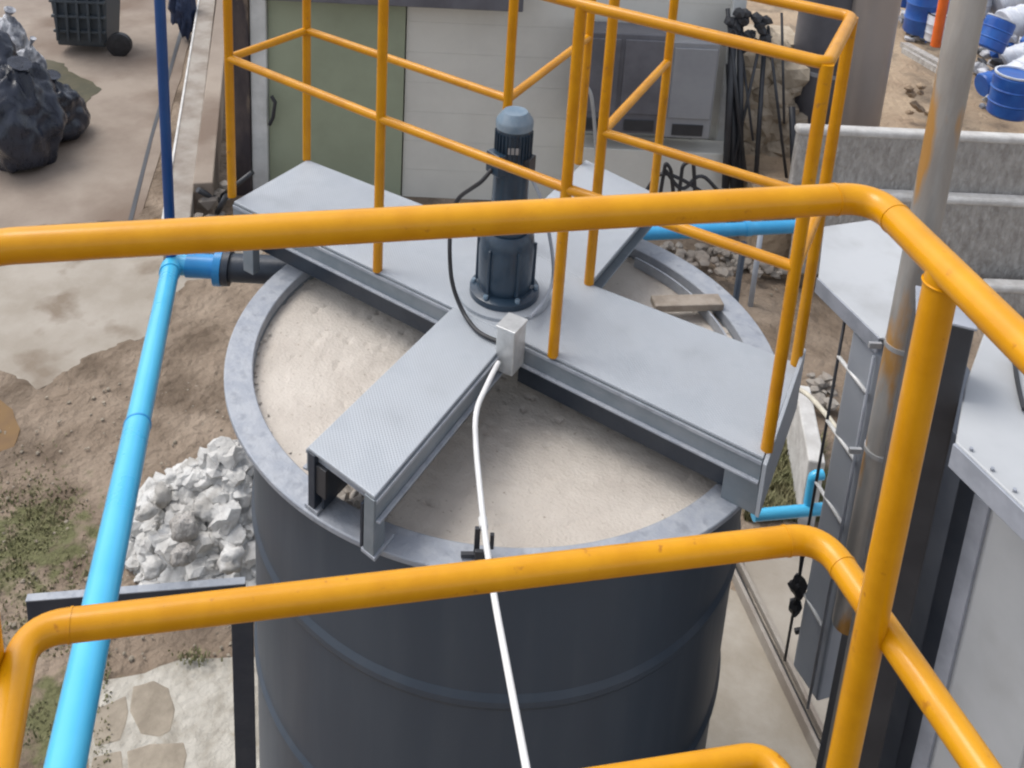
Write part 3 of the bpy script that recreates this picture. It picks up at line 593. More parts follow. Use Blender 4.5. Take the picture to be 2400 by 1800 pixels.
# ================================================================ TANK
TK = Vector((0.0, 0.0113, 0)); ZRING = -.585
tk = empty('tank', (TK.x, TK.y, GZ), 'large open dark slate blue steel tank full of beige foam', 'tank')
def ringed(zs, r0=.905, out=.011, hw=.022):   # sheet courses with slightly swollen weld bands
    pr = [(r0, GZ)]
    for z in zs: pr += [(r0, z - hw * 1.6), (r0 + .0005, z - hw * 1.5), (r0 + out, z - hw * .5), (r0 + out, z + hw * .5), (r0 + .0005, z + hw * 1.5), (r0, z + hw * 1.6)]
    return pr + [(r0, -.2), (r0, -.045)]
MB().lathe(TK, ringed([-1.22, ZRING]), 160).build('tank_shell', M['tank'], tk, sharp=6)
MB().lathe(TK, [(0.9045, -.043), (0.9005, -.043), (0.9005, -.5)], 128).build('inner_wall', M['beam'], tk)
MB().lathe(TK, [(0.902, -.041), (0.902, 0), (1.0, 0), (1.0, -.022), (0.975, -.022), (0.975, -.041), (0.902, -.041)], 160).build('rim_flange', M['rim'], tk, 0.004)
MB().lathe(TK, [(0.935, -.042), (0.935, -.060), (.9055, -.075)], 128).build('rim_band', M['tank'], tk)
# inner baffle strip on the far side (stands off the wall)
MB().lathe(TK, [(0.845, -.045), (0.845, .0), (0.853, .0), (0.853, -.045)], 60, a0=R(16), a1=R(84)).build('inner_baffle', M['rim'], tk)
# outlet nozzle on the left
nz = px(555, 640, -.2); 
elb = px(402, 620, -.2)
dn = (px(560, 628, -.2) - elb).normalized()
MB().tube([elb + dn * .235, elb + dn * .75], .062, 28).build('nozzle', M['navy_steel'], tk)
nb = elb + dn * .23
MB().tube([nb, nb + dn * .03], .080, 28).build('nozzle_flange', M['navy_steel'], tk)

# foam surface
def foam():
    vs = [(TK.x, TK.y, -.05)]; fs = []; NR, NA = 90, 220
    for i in range(1, NR + 1):
        r_ = .9002 * i / NR
        for j in range(NA):
            a = 2 * math.pi * j / NA; x, y = TK.x + r_ * math.cos(a), TK.y + r_ * math.sin(a)
            q = Vector((x, y, 0)); h = .006 * noise.noise(q * 3) + .003 * noise.noise(q * 9) + .003 * noise.noise(q * 24) - max(0, noise.noise(q * 31 + Vector((4, 4, 4))) - .38) * .03
            vs.append((x, y, -.05 + h))
    for j in range(NA): fs.append((0, 1 + j, 1 + (j + 1) % NA))
    for i in range(NR - 1):
        for j in range(NA):
            a = 1 + i * NA + j; b = 1 + i * NA + (j + 1) % NA; fs.append((a, a + NA, b + NA, b))
    o = MB().add(vs, fs, True).build('sludge_surface', M['foam']); tag(o, 'beige crusted foam and sludge filling the tank up to its rim', 'sludge')
foam()
# crust line where the foam dries on the rim
mb = MB()
for i in range(200):
    a = random.uniform(0, 6.283); k = random.uniform(.002, .006); r_ = .897 - random.random() ** 3 * .03
    blob(mb, (TK.x + r_ * math.cos(a), TK.y + r_ * math.sin(a), -.046), k, k * 1.3, k * .8, i, 1, .5)
o = mb.build('crust_line', M['foam']); tag(o, 'thin dried crust line round the inner edge of the tank rim', 'crust', kind='stuff')
# floating board
a = px(1530, 712, .012); b = px(1690, 708, .012)
o = MB().bar(a, b, .075, .03).build('floating_board', M['wood'], None, .004); tag(o, 'short grey board floating on the foam at the far right', 'board')
# crumbs of crust under the near walkway mouth
mb = MB()
for i in range(60):
    p = px(random.uniform(765, 860), random.uniform(1130, 1200), -.02); 
    if (Vector((p.x, p.y, 0)) - Vector((TK.x, TK.y, 0))).length > .93: continue
    k = random.uniform(.012, .03); blob(mb, (p.x, p.y, -.035), k, k, k * .8, i, 1, .6)
o = mb.build('crust_crumbs', M['foam']); tag(o, 'crumbled crust heaped under the open walkway end', 'crust', kind='stuff')

# ================================================================ WALKWAY
H = 0.216; DT = .012
wk = empty('walkway', (0, 0, 0), 'grey painted plus shaped steel walkway spanning the round tank', 'walkway')
A = px(548, 472, H); B = px(721, 374, H); RF = px(1790, 1072, H); RB = px(1871, 852, H)
J1 = px(1053, 727, H); E1 = px(721, 1047, H); E2 = px(878, 1164, H)
near_d = (RF - A).normalized()
bdir = (E1 - J1).normalized()
def on_near(p, d):                     # where the branch edge from p along d meets the near edge
    n_ = Vector((-near_d.y, near_d.x, 0)); k = (A - p).dot(n_) / d.dot(n_); return p + d * k
J1 = on_near(E1, bdir); J2 = on_near(E2, (px(1154, 839, H) - E2).normalized())
P4 = px(1383, 665, H); P6 = px(1540, 478, H)
fd = (P4 - RB).normalized()
P5b = px(1190, 462, H)                 # left inner corner behind the motor
P5e = px(1352, 392, H)
ybr = (P6 - P4).normalized(); P6 = P4 + ybr * .78; Lb = px(944, 461, H)
d_back = (Lb - B).normalized()
P5b = B + d_back * ((Lb - B).length + .55)
def isect(p, d, q, e):
    k = ((q.x - p.x) * e.y - (q.y - p.y) * e.x) / (d.x * e.y - d.y * e.x); return p + d * k
e5 = px(1362, 385, H)
P5b = isect(B, d_back, e5, ybr); P5e = P5b + ybr * .80
def plate(name, pts, z, m, th=DT, bev=.003): return MB().prism([(p.x, p.y) for p in pts], z - th, z).build(name, m, wk, bev)
plate('deck_plate', [A, RF, RB, P4, P5b, B], H, M['deck'])
g = .0015
plate('deck_plate', [J1 + near_d * g, J2 - near_d * g, E2, E1], H - .0005, M['deck'])
plate('deck_plate', [P4 + d_back * -g, P5b, P5e, P6], H - .0006, M['deck'])
def channel(a, b, side, name='side_beam', h=.085, w_=.035, z=None):     # C section under a deck edge, opening outward like the photo's
    z = H - DT - .001 if z is None else z
    d = (b - a).normalized(); n_ = Vector((-d.y, d.x, 0)) * side
    a = Vector((a.x, a.y, 0)); b = Vector((b.x, b.y, 0)); mb = MB(); t = .007
    mb.box((a + b) / 2 + n_ * (-.002 - t / 2 - 0) + UP * (z - h / 2) - n_ * w_, (b - a) / 2, n_ * t / 2, UP * h / 2)
    mb.box((a + b) / 2 + n_ * (-.001 - w_ / 2) + UP * (z - t / 2), (b - a) / 2, n_ * w_ / 2, UP * t / 2)
    mb.box((a + b) / 2 + n_ * (-.001 - w_ / 2) + UP * (z - h + t / 2), (b - a) / 2, n_ * w_ / 2, UP * t / 2)
    return mb.build(name, M['beam'], wk, .002)
channel(P4, P6, -1); channel(P5e, P5b, -1)
# channel faces along the deck edges: web, and a lower flange standing a little proud
def fascia(a, b, side, h=.074):
    d = (b - a).normalized(); n_ = Vector((-d.y, d.x, 0)) * side; mid = (a + b) / 2; mid = Vector((mid.x, mid.y, 0)); L = (b - a) / 2 - d * .001; L.z = 0
    z = H - DT - .0015
    MB().box(mid + n_ * .0005 + UP * (z - h / 2), L, n_ * .0035, UP * h / 2).build('fascia', M['beam'], wk, .0015)
    MB().box(mid + n_ * .0115 + UP * (z - h + .004), L, n_ * .007, UP * .004).build('lower_flange', M['rim'], wk, .0015)
    MB().box(mid + n_ * .0062 + UP * (z - .006), L, n_ * .0018, UP * .006).build('deck_lip', M['rim'], wk, .001)
for a, b, s_ in ((A, J1 - near_d * .004, -1), (J2 + near_d * .004, RF, -1), (E1, J1, 1), (E2, J2, -1), (RB, P4, -1), (P5b, B, -1)): fascia(a, b, s_)
# deeper beams just inside the edges, near-black for the shadow under the walkway
for a, b, s in ((A, J1, -1), (J2, RF, -1), (E2, J2, -1), (E1, J1, 1), (RB, P4, -1)):
    d = (b - a).normalized(); n_ = Vector((-d.y, d.x, 0)) * s; off = -.048
    MB().box((a + b) / 2 + n_ * off + UP * (-H + .085), (b - a) / 2 - d * .01, n_ * .004, UP * .075).build('underside_shade_beam', M['navy_steel'], wk)
# feet on the rim
def foot(p, d, w_, name='foot'):
    n_ = Vector((-d.y, d.x, 0)); mb = MB()
    mb.box(Vector((p.x, p.y, .055)), d * .006, n_ * w_, UP * .053)
    mb.box(Vector((p.x, p.y, .006)) + d * .03, d * .035, n_ * w_, UP * .004)
    return mb.build(name, M['beam'], wk, .002)
bd = (E2 - J2).normalized(); bn = (E2 - E1).normalized()
e2 = E2 - bn * .018 - bd * .005; e1 = E1 + bn * .018 - bd * .005
for p, wd, m_ in ((e1, .014, 'navy_steel'), (e2, .020, 'beam')):
    MB().box(Vector((p.x, p.y, .105)) - bd * .02, bd * .028, bn * wd, UP * .098).build('foot', M[m_], wk, .002)
    MB().box(Vector((p.x, p.y, .008)) - bd * .04, bd * .05, bn * .028, UP * .006).build('foot_plate', M['rim'], wk, .002)
# dark channel end on the left foot
MB().box(Vector((e1.x, e1.y, .12)) + bn * .032 - UP * .0 - bd * .004, bd * .006, bn * .024, UP * .05).build('end_cleat', M['machine_dark'], wk, .002)
MB().box((E1 + E2) / 2 - UP * .03 - bd * .02, (E2 - E1) / 2 * .9, bd * .004, UP * .016).build('end_stiffener', M['rim'], wk)
# right end: gusset leg, toe plate
rd = (RB - RF).normalized()
q = RF - near_d * .055 + rd * .012
MB().box(Vector((q.x, q.y, .10)), near_d * .055, rd * .006, UP * .10).build('end_gusset', M['beam'], wk, .002)
q2 = RF + near_d * .014
tp = MB(); a = RF + near_d * .003 - rd * .02; b = RB + near_d * .003 + rd * .03
tp.slabpoly([Vector((a.x, a.y, .02)), Vector((b.x, b.y, .02)), Vector((b.x, b.y, H + .045)), Vector((a.x, a.y, H - .005))], near_d * .012)
tp.build('toe_plate', M['deck'], wk, .002)
q = A + (B - A) * .5 - near_d * .004
MB().box(Vector((q.x, q.y, H - .055)), (B - A) / 2, near_d * .003, UP * .04).build('end_plate', M['beam'], wk, .002)
for p, dd in ((A, near_d), (B, near_d)):
    p = p + dd * .10; MB().box(Vector((p.x, p.y, .05)) + (B - A).normalized() * (.03 if p is A else 0), dd * .03, (B - A).normalized() * .02, UP * .12).build('foot', M['beam'], wk, .003)

# ================================================================ GUARDRAIL ON THE TANK
TR = .0182
gd = empty('guardrail', (0, 0, H), 'thin yellow tube guardrail standing round the edges of the tank walkway', 'guardrail')
HM, HT = .614, 1.223
pA = px(544, 458, H); pB = px(719, 372, H); p2 = px(885, 632, H); p3 = px(1296, 831, H); pRF = px(1797, 1052, H); pRB = px(1865, 853, H); p4 = px(1380, 664, H)
pM = pf(1190.6, 231.5, 1); zM = H + HM; pM = px(1190.6, 231.5, zM); p5 = px(1380.5, 86.8, zM); p6 = px(1565, 144.7, zM)
posts = [(pA, 1.30, ''), (pB, 1.30, ''), (p2, HT, ''), (p3, HT, ''), (pRF, HT, ''), (pRB, HT, ''), (p4, HT, ''), (pM, HT, ''), (p5, HT, ''), (p6, HT, '')]
for p, h, _ in posts:
    low = H - .004
    MB().tube([Vector((p.x, p.y, low)), Vector((p.x, p.y, H + HT))], TR, 18).build('post', M['yellow_old'], gd)
def rail(pts, z, name, r_=TR * .93, dz=None):
    P = [Vector((p.x, p.y, z)) for p in pts]; return MB().tube(fillet(P, .03, 5) if len(P) > 2 else P, r_, 18).build(name, M['yellow_old'], gd)
Z1 = H + HM; Z2 = H + HT
pAm = px(526, 120, Z1 + .01)
rail([pA, p2], Z1, 'mid_rail'); rail([p2, p3], Z1, 'mid_rail'); rail([p3, pRF], Z1, 'mid_rail'); rail([pRF, pRB], Z1, 'mid_rail')
rail([pA, pB], Z1, 'mid_rail'); rail([pB, pM], Z1, 'mid_rail'); rail([pM, p5], Z1, 'mid_rail'); rail([pRB, p4], Z1, 'mid_rail'); rail([p4, p6], Z1, 'mid_rail')
rail([pA, p2, p3, pRF, pRB, p4], Z2, 'top_rail', TR); rail([pA, pB, pM, p5], Z2, 'top_rail', TR); rail([p4, p6], Z2, 'top_rail', TR)

# ================================================================ GEAR MOTOR
mo = px(1181, 690, H); mo.z = 0; mt = empty('gear_motor', (mo.x, mo.y, H), 'upright navy blue gear motor standing at the centre of the walkway', 'motor')
MB().lathe(mo, [(0, H + .001), (.165, H + .001), (.165, H + .012), (0, H + .012)], 48).build('base_plate', M['deck'], mt)
MB().lathe(mo, [(0, H + .013), (.125, H + .013), (.125, H + .035), (.10, H + .045), (0, H + .045)], 48).build('base_flange', M['motor'], mt)
gb = [(0, H + .045), (.092, H + .046), (.098, H + .075), (.100, H + .20), (.094, H + .25), (.078, H + .27), (0, H + .27)]
MB().lathe(mo, gb, 40).build('gearbox', M['motor'], mt)
for i in range(6):
    a = i * math.pi / 3 + .5; d = Vector((math.cos(a), math.sin(a), 0)); MB().box(mo + d * .100 + UP * (H + .14), d * .007, Vector((-d.y, d.x, 0)) * .005, UP * .085).build('cooling_rib', M['motor'], mt, .002)
    MB().tube([mo + d * .112 + UP * (H + .03), mo + d * .112 + UP * (H + .052)], .009, 6).build('bolt', M['motor_cap'], mt)
MB().lathe(mo, [(0, H + .271), (.070, H + .271), (.072, H + .30), (.066, H + .31), (.064, H + .40), (.062, H + .52), (0, H + .52)], 40).build('lower_housing', M['motor'], mt)
MB().lathe(mo, [(0, H + .521), (.068, H + .521), (.070, H + .535), (.061, H + .545), (.061, H + .655), (.063, H + .665), (0, H + .665)], 40).build('motor_body', M['motor'], mt)
fin = MB()
for i in range(28):
    a = i * 2 * math.pi / 28; d = Vector((math.cos(a), math.sin(a), 0)); fin.box(mo + d * .0635 + UP * (H + .60), d * .003, Vector((-d.y, d.x, 0)) * .0018, UP * .05)
fin.build('cooling_fins', M['motor'], mt)
MB().lathe(mo, [(.064, H + .664), (.065, H + .685), (.062, H + .695), (.042, H + .722), (0, H + .724)], 40).build('fan_cowl', M['motor_cap'], mt)
td = (px(1140, 370, H + .55) - mo); td.z = 0; td = -RT * .8 - FW * .6; td.normalize()
bx = mo + td * .068 + UP * (H + .545)
MB().box(bx, td * .022, Vector((-td.y, td.x, 0)) * .036, UP * .04).build('terminal_box', M['motor'], mt, .006)
td2 = (RT * .9 - FW * .45).normalized(); MB().box(mo + td2 * .060 + UP * (H + .53), td2 * .016, Vector((-td2.y, td2.x, 0)) * .03, UP * .035).build('terminal_cover', M['black'], mt, .004)
bx2 = mo - FW * .062 + UP * (H + .60); MB().box(bx2, FW * .001, RT * .02, UP * .012).build('name_plate', M['galv'], mt)

# junction box, cables, conduit
jt = px(1200, 757, H + .10); 
cbx = Vector((jt.x, jt.y, 0)); jb = empty('junction_box', (cbx.x, cbx.y, H - .1), 'small bright steel junction box fixed at the walkway corner before the motor', 'junction box')
ja = (px(1156, 766, H + .10) - px(1198, 723, H + .10)); jbv = (px(1198, 723, H + .10) - px(1243, 736, H + .10)); 
ja.z = 0; jbv.z = 0; u1 = ja.normalized(); u2 = Vector((-u1.y, u1.x, 0)); 
MB().box(cbx + UP * (H + .012), u1 * .042, u2 * .034, UP * .082).build('box_body', M['boxsteel'], jb, .004)
MB().box(cbx + UP * (H + .0985), u1 * .045, u2 * .037, UP * .004).build('box_lid', M['boxsteel'], jb, .002)
MB().box(cbx + UP * (H - .072) , u1 * .020, u2 * .016, UP * .014).build('gland', M['galv'], jb, .003)
def cable(pts, r_, m, label, name='cable'):
    o = MB().tube(fillet(pts, .12, 7), r_, 12).build(name, m); tag(o, label, 'cable', None); return o
q = [bx - td * 0 + UP * -.02 + td * .022, mo + td * .13 + UP * (H + .49), px(1062, 470, H + .36), px(1052, 570, H + .25), px(1058, 665, H + .10), px(1085, 735, H + .012), px(1120, 780, H + .010), px(1165, 800, H + .012)]
cable(q, .0075, M['black'], 'black cable looping left from the motor down to the junction box')
q = [mo + td2 * .07 + UP * (H + .50), mo + td2 * .13 + UP * (H + .40), px(1296, 600, H + .16), px(1298, 660, H + .05), px(1272, 712, H + .03), px(1243, 742, H + .05)]
cable(q, .0065, M['machine_b'], 'blue grey cable curving right of the motor base to the junction box')
cd = empty('conduit', px(1150, 860, H), 'thin white conduit bending from the junction box towards the viewer', 'conduit')
g0 = cbx + UP * (H - .05) + u1 * .043 - u2 * .01
q = [px(1168, 850, H - .02), px(1152, 880, H - .02), px(1112, 965, H - .03), px(1116, 1060, .13), px(1134, 1235, .10), px(1158, 1400, .14), px(1245, 1860, .28)]
MB().tube(fillet(q, .10, 8), [.0088] * (len(fillet(q, .10, 8))), 16).build('conduit_tube', M['conduit'], cd)
c1 = px(1131, 1215, .10); c2 = px(1143, 1295, .105); cdv = (c2 - c1).normalized()
MB().tube([c1, c1 + cdv * .035], .0125, 14).build('coupling', M['conduit'], cd)
br = px(1134, 1290, .03)
for k, (u, v, z, w_, h_) in enumerate([(1118, 1270, .05, .008, .05), (1153, 1268, .06, .006, .025), (1122, 1310, .02, .012, .03)]):
    MB().box(px(u, v, z), RT * w_, FW * .006, UP * h_).build('clamp', M['machine_dark'], cd, .002)
MB().bar(px(1080, 1300, .012), px(1150, 1300, .012), .012, .012).build('clamp_bar', M['machine_dark'], cd)

# ================================================================ BLUE PIPE
bp = empty('blue_pipe', elb, 'light blue plastic pipe running from the tank outlet down the left side', 'pipe')
end = px(118, 1960, .22)
PR = .041
dirp = (end - elb).normalized()
mid = elb + (end - elb) * .475
MB().tube([elb + dirp * .05, mid], PR * .97, 28).build('pipe_run', M['pipe'], bp)
MB().tube([mid - dirp * .0, end], PR * 1.03, 28).build('pipe_run', M['pipe'], bp)
MB().tube([mid - dirp * .004, mid + dirp * .004], PR * 1.07, 28).build('joint_ring', M['pipe_mid'], bp)
ee = fillet([elb + dirp * .09, elb, elb + dn * .10], .07, 10)
MB().tube(ee, PR * 1.10, 28).build('elbow', M['pipe'], bp)
MB().tube([elb + dn * .07, elb + dn * .20], PR * 1.28, 28).build('coupling', M['pipe_mid'], bp)
MB().tube([elb + dn * .195, elb + dn * .228], .082, 28).build('flange', M['pipe_mid'], bp)
rz = Vector((elb.x, elb.y, 0)); 
MB().tube([elb + UP * .03, elb + UP * 2.0], .0225, 20).build('riser', M['pipe_dark'], bp)

# bracket that holds the pipe
SGN = 1
fr = empty('pipe_bracket', px(560, 1800, GZ), 'dark navy steel bracket with a pale top edge under the blue pipe', 'bracket')
za = -.35
a = px(62, 1403, za); b = px(575, 1362, za)
d = (b - a).normalized(); nn = Vector((-d.y, d.x, 0))
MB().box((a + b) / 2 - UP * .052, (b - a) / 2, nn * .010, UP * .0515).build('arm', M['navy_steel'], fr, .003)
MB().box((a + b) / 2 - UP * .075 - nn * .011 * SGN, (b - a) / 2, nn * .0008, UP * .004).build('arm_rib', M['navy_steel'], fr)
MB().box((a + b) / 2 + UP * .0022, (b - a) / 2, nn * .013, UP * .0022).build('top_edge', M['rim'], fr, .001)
pp = b - d * .012
MB().box(Vector((pp.x, pp.y, (za - .104 + GZ) / 2)), d * .033, nn * .010, UP * ((za - .104 - GZ) / 2)).build('leg', M['navy_steel'], fr, .003)
MB().box(Vector((pp.x, pp.y, GZ + .055)), d * .08, nn * .08, UP * .006).build('base_plate', M['navy_steel'], fr, .002)
ap = a + d * .035
MB().box(Vector((ap.x, ap.y, (za - .06 + GZ) / 2)) + nn * .0, d * .0, nn * .0, UP * .0) if False else None

# small far pipes
a = px(1420, 552, -.9); b = px(1880, 530, -.9)
bq = empty('supply_pipe', a, 'light blue pipe lying level behind the tank below the walkway corner', 'pipe')
MB().tube([a, b], .042, 20).build('pipe_run', M['pipe_far'], bq); MB().tube([(a + (b - a) * .70), (a + (b - a) * .73)], .047, 20).build('coupling', M['pipe_far'], bq)
b1 = px(1745, 555, -.9); MB().tube([Vector((b1.x, b1.y, -.94)), Vector((b1.x, b1.y, GZ))], .02, 10).build('support_stake', M['navy_steel'], bq)
zc = -1.6
b1 = px(1765, 1208, zc); b2 = px(1935, 1192, zc)
bs = empty('drain_pipe', b1, 'short light blue pipe with an upright elbow beside the ladder foot', 'pipe')
MB().tube([b1, b2], .030, 18).build('pipe_run', M['pipe'], bs)
b3 = px(1893, 1190, zc); b4 = px(1893, 1115, zc + 0) ; top = b3 + UP * .20
MB().tube(fillet([b3 + UP * .03, top, top + (b2 - b1).normalized() * .05], .05, 6), .026, 18).build('elbow', M['pipe'], bs)

# thin pipe stake behind the tank
a = px(1760, 560, -1.2)
stk = MB().tube([px(1758, 720, GZ), px(1758, 720, GZ) + UP * .75], .022, 10).build('stake', M['machine_b']); tag(stk, 'short blue grey stake standing on the dirt behind the tank', 'stake')

# ================================================================ RIGHT MACHINE, LADDER, POLE
mc = empty('machine', px(2200, 1500, GZ), 'pale grey steel machine with sloping lids and dark corner column at right', 'machine')
ztop = .05
TP = [px(1925, 540, ztop), px(1915, 660, ztop), px(2062, 805, ztop), px(2190, 780, ztop), px(2140, 560, ztop), px(2040, 520, ztop)]
TP = [px(1932, 530, ztop), px(1918, 650, ztop), px(2064, 792, ztop), px(2260, 780, ztop), px(2180, 600, ztop), px(2085, 540, ztop), px(2040, 515, ztop)]
MB().prism([(p.x, p.y) for p in TP], ztop - .012, ztop).build('far_lid', M['machine'], mc, .004)
a, b = px(1918, 650, ztop), px(2064, 792, ztop); d = (b - a).normalized(); nn = Vector((d.y, -d.x, 0))
MB().box((a + b) / 2 - UP * .035 + nn * .004, (b - a) / 2, nn * .004, UP * .034).build('lid_edge', M['machine_edge'], mc, .002)
# body under the far lid: bluish side panel with a left edge
q1 = px(2000, 770, ztop - .07); body = [q1, px(2070, 835, ztop - .07), px(2260, 800, ztop - .07), px(2120, 600, ztop - .07)]
MB().prism([(p.x, p.y) for p in body], -1.75, ztop - .08).build('side_panel', M['machine_b'], mc, .01)
# dark column
zc = .95
C = [px(2150, 742, zc), px(2285, 775, zc)]; cc = (C[0] + C[1]) / 2; cw = (C[1] - C[0]).length / 2; cd_ = (C[1] - C[0]).normalized(); cn = Vector((-cd_.y, cd_.x, 0))
MB().box(Vector((cc.x, cc.y, (zc + GZ) / 2)) + cn * cw, cd_ * cw, cn * cw, UP * ((zc - GZ) / 2)).build('corner_column', M['machine_dark'], mc, .005)
MB().box(Vector((cc.x, cc.y, zc + .004)) + cn * cw, cd_ * (cw + .004), cn * (cw + .004), UP * .0035).build('column_cap', M['machine_edge'], mc, .002)
# near hopper lid on the right
zl = .75
L = [px(2262, 905, zl), px(2240, 1035, zl), px(2460, 1245, zl), px(2700, 1100, zl), px(2500, 830, zl), px(2310, 770, zl)]
MB().prism([(p.x, p.y) for p in L], zl - .012, zl).build('near_lid', M['machine'], mc, .004)
a, b = L[1], L[2]; d = (b - a).normalized(); nn = Vector((d.y, -d.x, 0))
MB().box((a + b) / 2 - UP * .035 + nn * .004, (b - a) / 2, nn * .004, UP * .032).build('lid_edge', M['machine_edge'], mc, .002)
# recessed throat below the near lid and the big near panel
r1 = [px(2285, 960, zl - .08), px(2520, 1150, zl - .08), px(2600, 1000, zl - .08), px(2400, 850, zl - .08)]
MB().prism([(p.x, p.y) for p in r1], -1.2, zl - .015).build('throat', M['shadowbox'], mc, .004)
zn = .5
n1 = px(2296, 1140, zn); n2 = px(2520, 1330, zn); n3 = px(2700, 1150, zn); n4 = px(2420, 960, zn)
MB().prism([(p.x, p.y) for p in (n1, n2, n3, n4)], GZ + .02, zn).build('near_panel', M['machine'], mc, .006)
dd = (n2 - n1).normalized(); 
MB().box(Vector((n1.x, n1.y, (zn + GZ) / 2)) + dd * .02 + Vector((dd.y, -dd.x, 0)) * .006, dd * .022, Vector((dd.y, -dd.x, 0)) * .006, UP * ((zn - GZ) / 2 - .02)).build('panel_edge', M['machine_edge'], mc, .002)
w1 = px(2125, 1000, -.2); 
MB().tube(fillet([px(2370, 790, zl + .01), px(2385, 900, zl + .012), px(2400, 960, zl + .012)], .05, 6), .006, 8).build('seal_strip', M['black'], mc)
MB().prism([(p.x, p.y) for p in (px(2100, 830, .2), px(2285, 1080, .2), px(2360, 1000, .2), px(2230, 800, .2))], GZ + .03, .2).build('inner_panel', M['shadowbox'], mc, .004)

# bolts along the lids and the panel, each its own small part
def bolts(pa, pb, n, z, nrm=UP, r_=.009):
    for i in range(n):
        p = pa + (pb - pa) * ((i + .5) / n); p = Vector((p.x, p.y, z)); MB().tube([p, p + nrm * .007], r_, 6).build('bolt', M['machine_edge'], mc)
cB = (L[0] + L[3]) / 2
bolts(L[1] + (cB - L[1]) * .05, L[2] + (cB - L[2]) * .05, 4, zl + .0005, r_=.0045)
# galvanised pole
pt = empty('support_pole', px(1975, 1485, 0), 'rust streaked galvanised pole standing before the grey machine', 'pole')
ptop_d = 2.75
lo = pf(1983, 1462, 2.75); 
base = Vector((lo.x, lo.y, lo.z))
MB().tube([base, base + UP * 3.2], .047, 28).build('pole_tube', M['galv_rust'], pt)
for (v, z) in ((0, .72), (0, 1.12)):
    p = base + UP * z; MB().tube([p, p + UP * .016], .0505, 24).build('clamp', M['galv'], pt); MB().bar(p + RT * -.06, p + RT * -.10 + UP * .0, .012, .02).build('clamp_tongue', M['galv'], pt, .002)

# ladder
T0 = px(1980, 752, .25); 
la = empty('ladder', px(1850, 1640, GZ), 'narrow steel ladder with thin rungs against the machine side', 'ladder')
LA = px(1978, 762, -.06); RA = px(2046, 846, -.06)
def down(p, v):                        # lower a point on its own vertical until it shows at photo height v
    z0, z1 = -2.6, 1.5
    for _ in range(40):
        z = (z0 + z1) / 2; q = MR.transposed() @ (Vector((p.x, p.y, z)) - CP); vv = PPY - FOC * q.y / -q.z
        if vv > v: z0 = z
        else: z1 = z
    return Vector((p.x, p.y, z))
MB().tube([down(LA, 752), down(LA, 1548)], .0065, 8).build('side_rail', M['machine_dark'], la); MB().tube([down(RA, 835), down(RA, 1660)], .0065, 8).build('side_rail', M['machine_edge'], la)
for v in (835, 985, 1130, 1365):
    a = down(LA, v); b = Vector((RA.x, RA.y, a.z)); MB().tube([a, b], .0085, 10).build('rung', M['conduit'], la)
cable([px(1860, 905, -1.4), px(1895, 925, -1.35), px(1940, 975, -1.3), px(1985, 1040, -1.2), px(2030, 1095, -1.1)], .014, M['cream_hose'], 'cream hose sloping past the ladder from the tank', 'hose')['category'] = 'hose'
TV = st(px(1978, 762, -.06))[1] - .03
vlv = empty('valve', pf(1865, 1400, TV), 'black valve with a lever handle hanging beside the ladder foot', 'valve')
p = pf(1870, 1375, TV); blobm = MB(); blob(blobm, p, .035, .035, .055, 3, 2, .5); blobm.build('valve_body', M['black'], vlv)
p = pf(1862, 1420, TV); blobm = MB(); blob(blobm, p, .028, .028, .05, 6, 2, .5); blobm.build('valve_bonnet', M['black'], vlv)
MB().bar(pf(1862, 1480, TV), pf(1915, 1470, TV), .02, .022).build('lever', M['black'], vlv, .004)
o = MB().tube([pf(1878, 1300, TV), pf(1868, 1400, TV)], .005, 8).build('stem', M['black'], vlv)

# floor the near guardrail stands on (unseen, added to block ground bounce)
vp = empty('viewing_platform', S(0, .2, -.03), 'unseen dark steel grating platform enclosed by the thick yellow guardrail', 'platform')
MB().sbox(-.62, .66, -2.4, 1.26, -.07, -.03).build('floor_plate', M['machine_dark'], vp, .004)
for s_, t_ in ((-.58, 1.2), (.6, 1.2), (-.58, -2.3), (.6, -2.3)): MB().sbox(s_ - .04, s_ + .04, t_ - .04, t_ + .04, GZ, -.071).build('leg', M['machine_dark'], vp, .004)
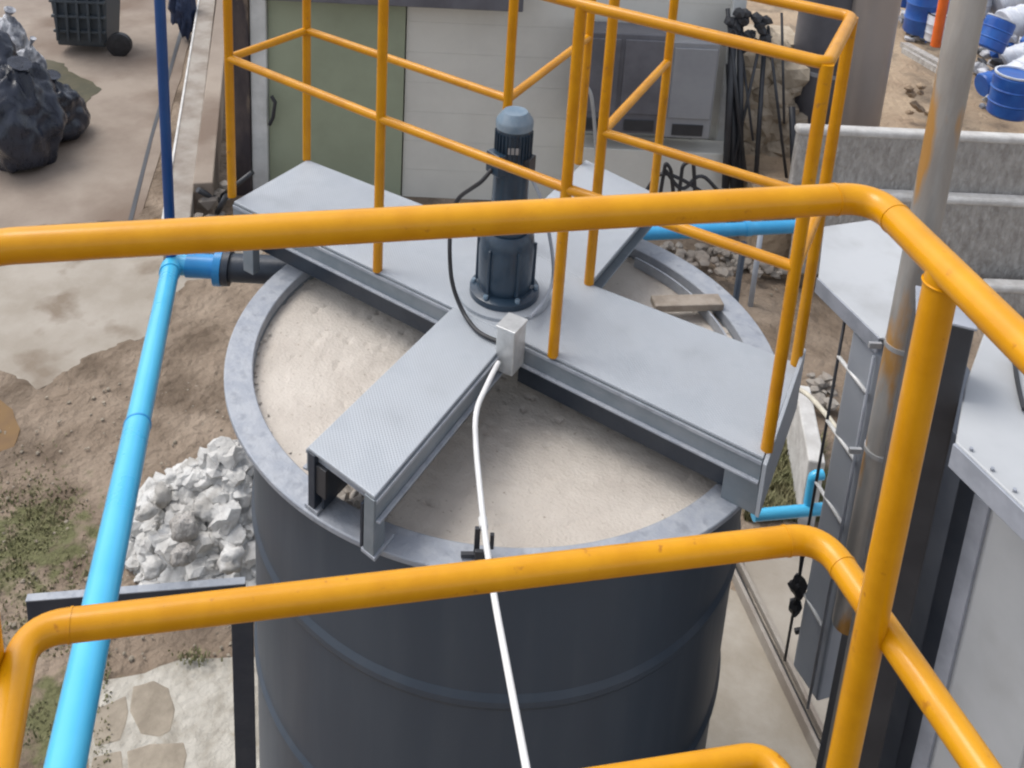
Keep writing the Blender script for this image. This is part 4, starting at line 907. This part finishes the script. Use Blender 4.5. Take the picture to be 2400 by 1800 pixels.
# ================================================================ NEAR GUARDRAIL
ng = empty('platform_guardrail', px(1900, 1400, 1.1), 'thick glossy yellow tube guardrail bending round the foreground platform', 'guardrail')
NR_ = .0222
zT, zMd, zL = 1.70, 1.10, .55
TL = px(-75, 582, zT); TRc = px(2048, 462, zT)
Ct = S(.5925, 1.322, zT)
sR, tR = st(TRc); sL, tL = st(TL)
ret = px(2400, 812, zT) ; rdir = (ret - TRc).normalized()
far_l = TL - (TRc - TL).normalized() * 0; ldir = rdir
top = [TL + ldir * .55, TL, TRc, TRc + rdir * .9]
MB().tube(fillet(top, .055, 10), NR_, 32).build('top_rail', M['yellow'], ng)
ML = px(58, 1478, zMd); MR_ = px(1925, 1258, zMd); mdir = (px(2300, 1800, zMd) - MR_).normalized()
mdl = (px(0, 1790, zMd) - ML).normalized()
MB().tube(fillet([ML + mdl * .5, ML, MR_, MR_ + mdir * .9], .055, 10), NR_, 32).build('mid_rail', M['yellow'], ng)
LR = px(1808, 1768, zL); LL = LR + (ML - MR_); 
MB().tube(fillet([LL + mdl * .5, LL, LR, LR + mdir * .9], .055, 10), NR_, 32).build('low_rail', M['yellow'], ng)
pp = TRc + rdir * ((px(2214, 627, zT) - TRc).dot(rdir))
MB().tube([Vector((pp.x, pp.y, zT - .004)), Vector((pp.x, pp.y, -.03))], NR_ * .98, 32).build('post', M['yellow'], ng)
pp = px(-30, 1560, zMd); 
MB().tube([Vector((pp.x, pp.y, zT - .004)), Vector((pp.x, pp.y, -.03))], NR_ * .98, 32).build('post', M['yellow'], ng)
# weld beads where the post meets the rails
def collar(c, r0, r1, h): MB().lathe(c, [(r0 * .9, -h), (r0 + .0008, -h), (r0 + .002, -h * .4), (r1 * .8, 0)], 32).build('weld_bead', M['yellow'], ng)
pq = TRc + rdir * ((px(2214, 627, zT) - TRc).dot(rdir)); collar(Vector((pq.x, pq.y, zT - NR_ * .85)), NR_, NR_, .006)
# weld seams where tubes were joined
def seam(a, d, z=0): MB().tube([a - d * .0018, a + d * .0018], [NR_ * 1.0, NR_ * 1.0][0] * 1.045, 32).build('weld_seam', M['yellow'], ng)
tdir = (TRc - TL).normalized(); seam(TRc - tdir * .06, tdir); seam(TRc + rdir * .06, rdir)
m2 = (MR_ - ML).normalized(); seam(MR_ - m2 * .06, m2); seam(MR_ + mdir * .06, mdir); seam(ML + m2 * .06, m2)
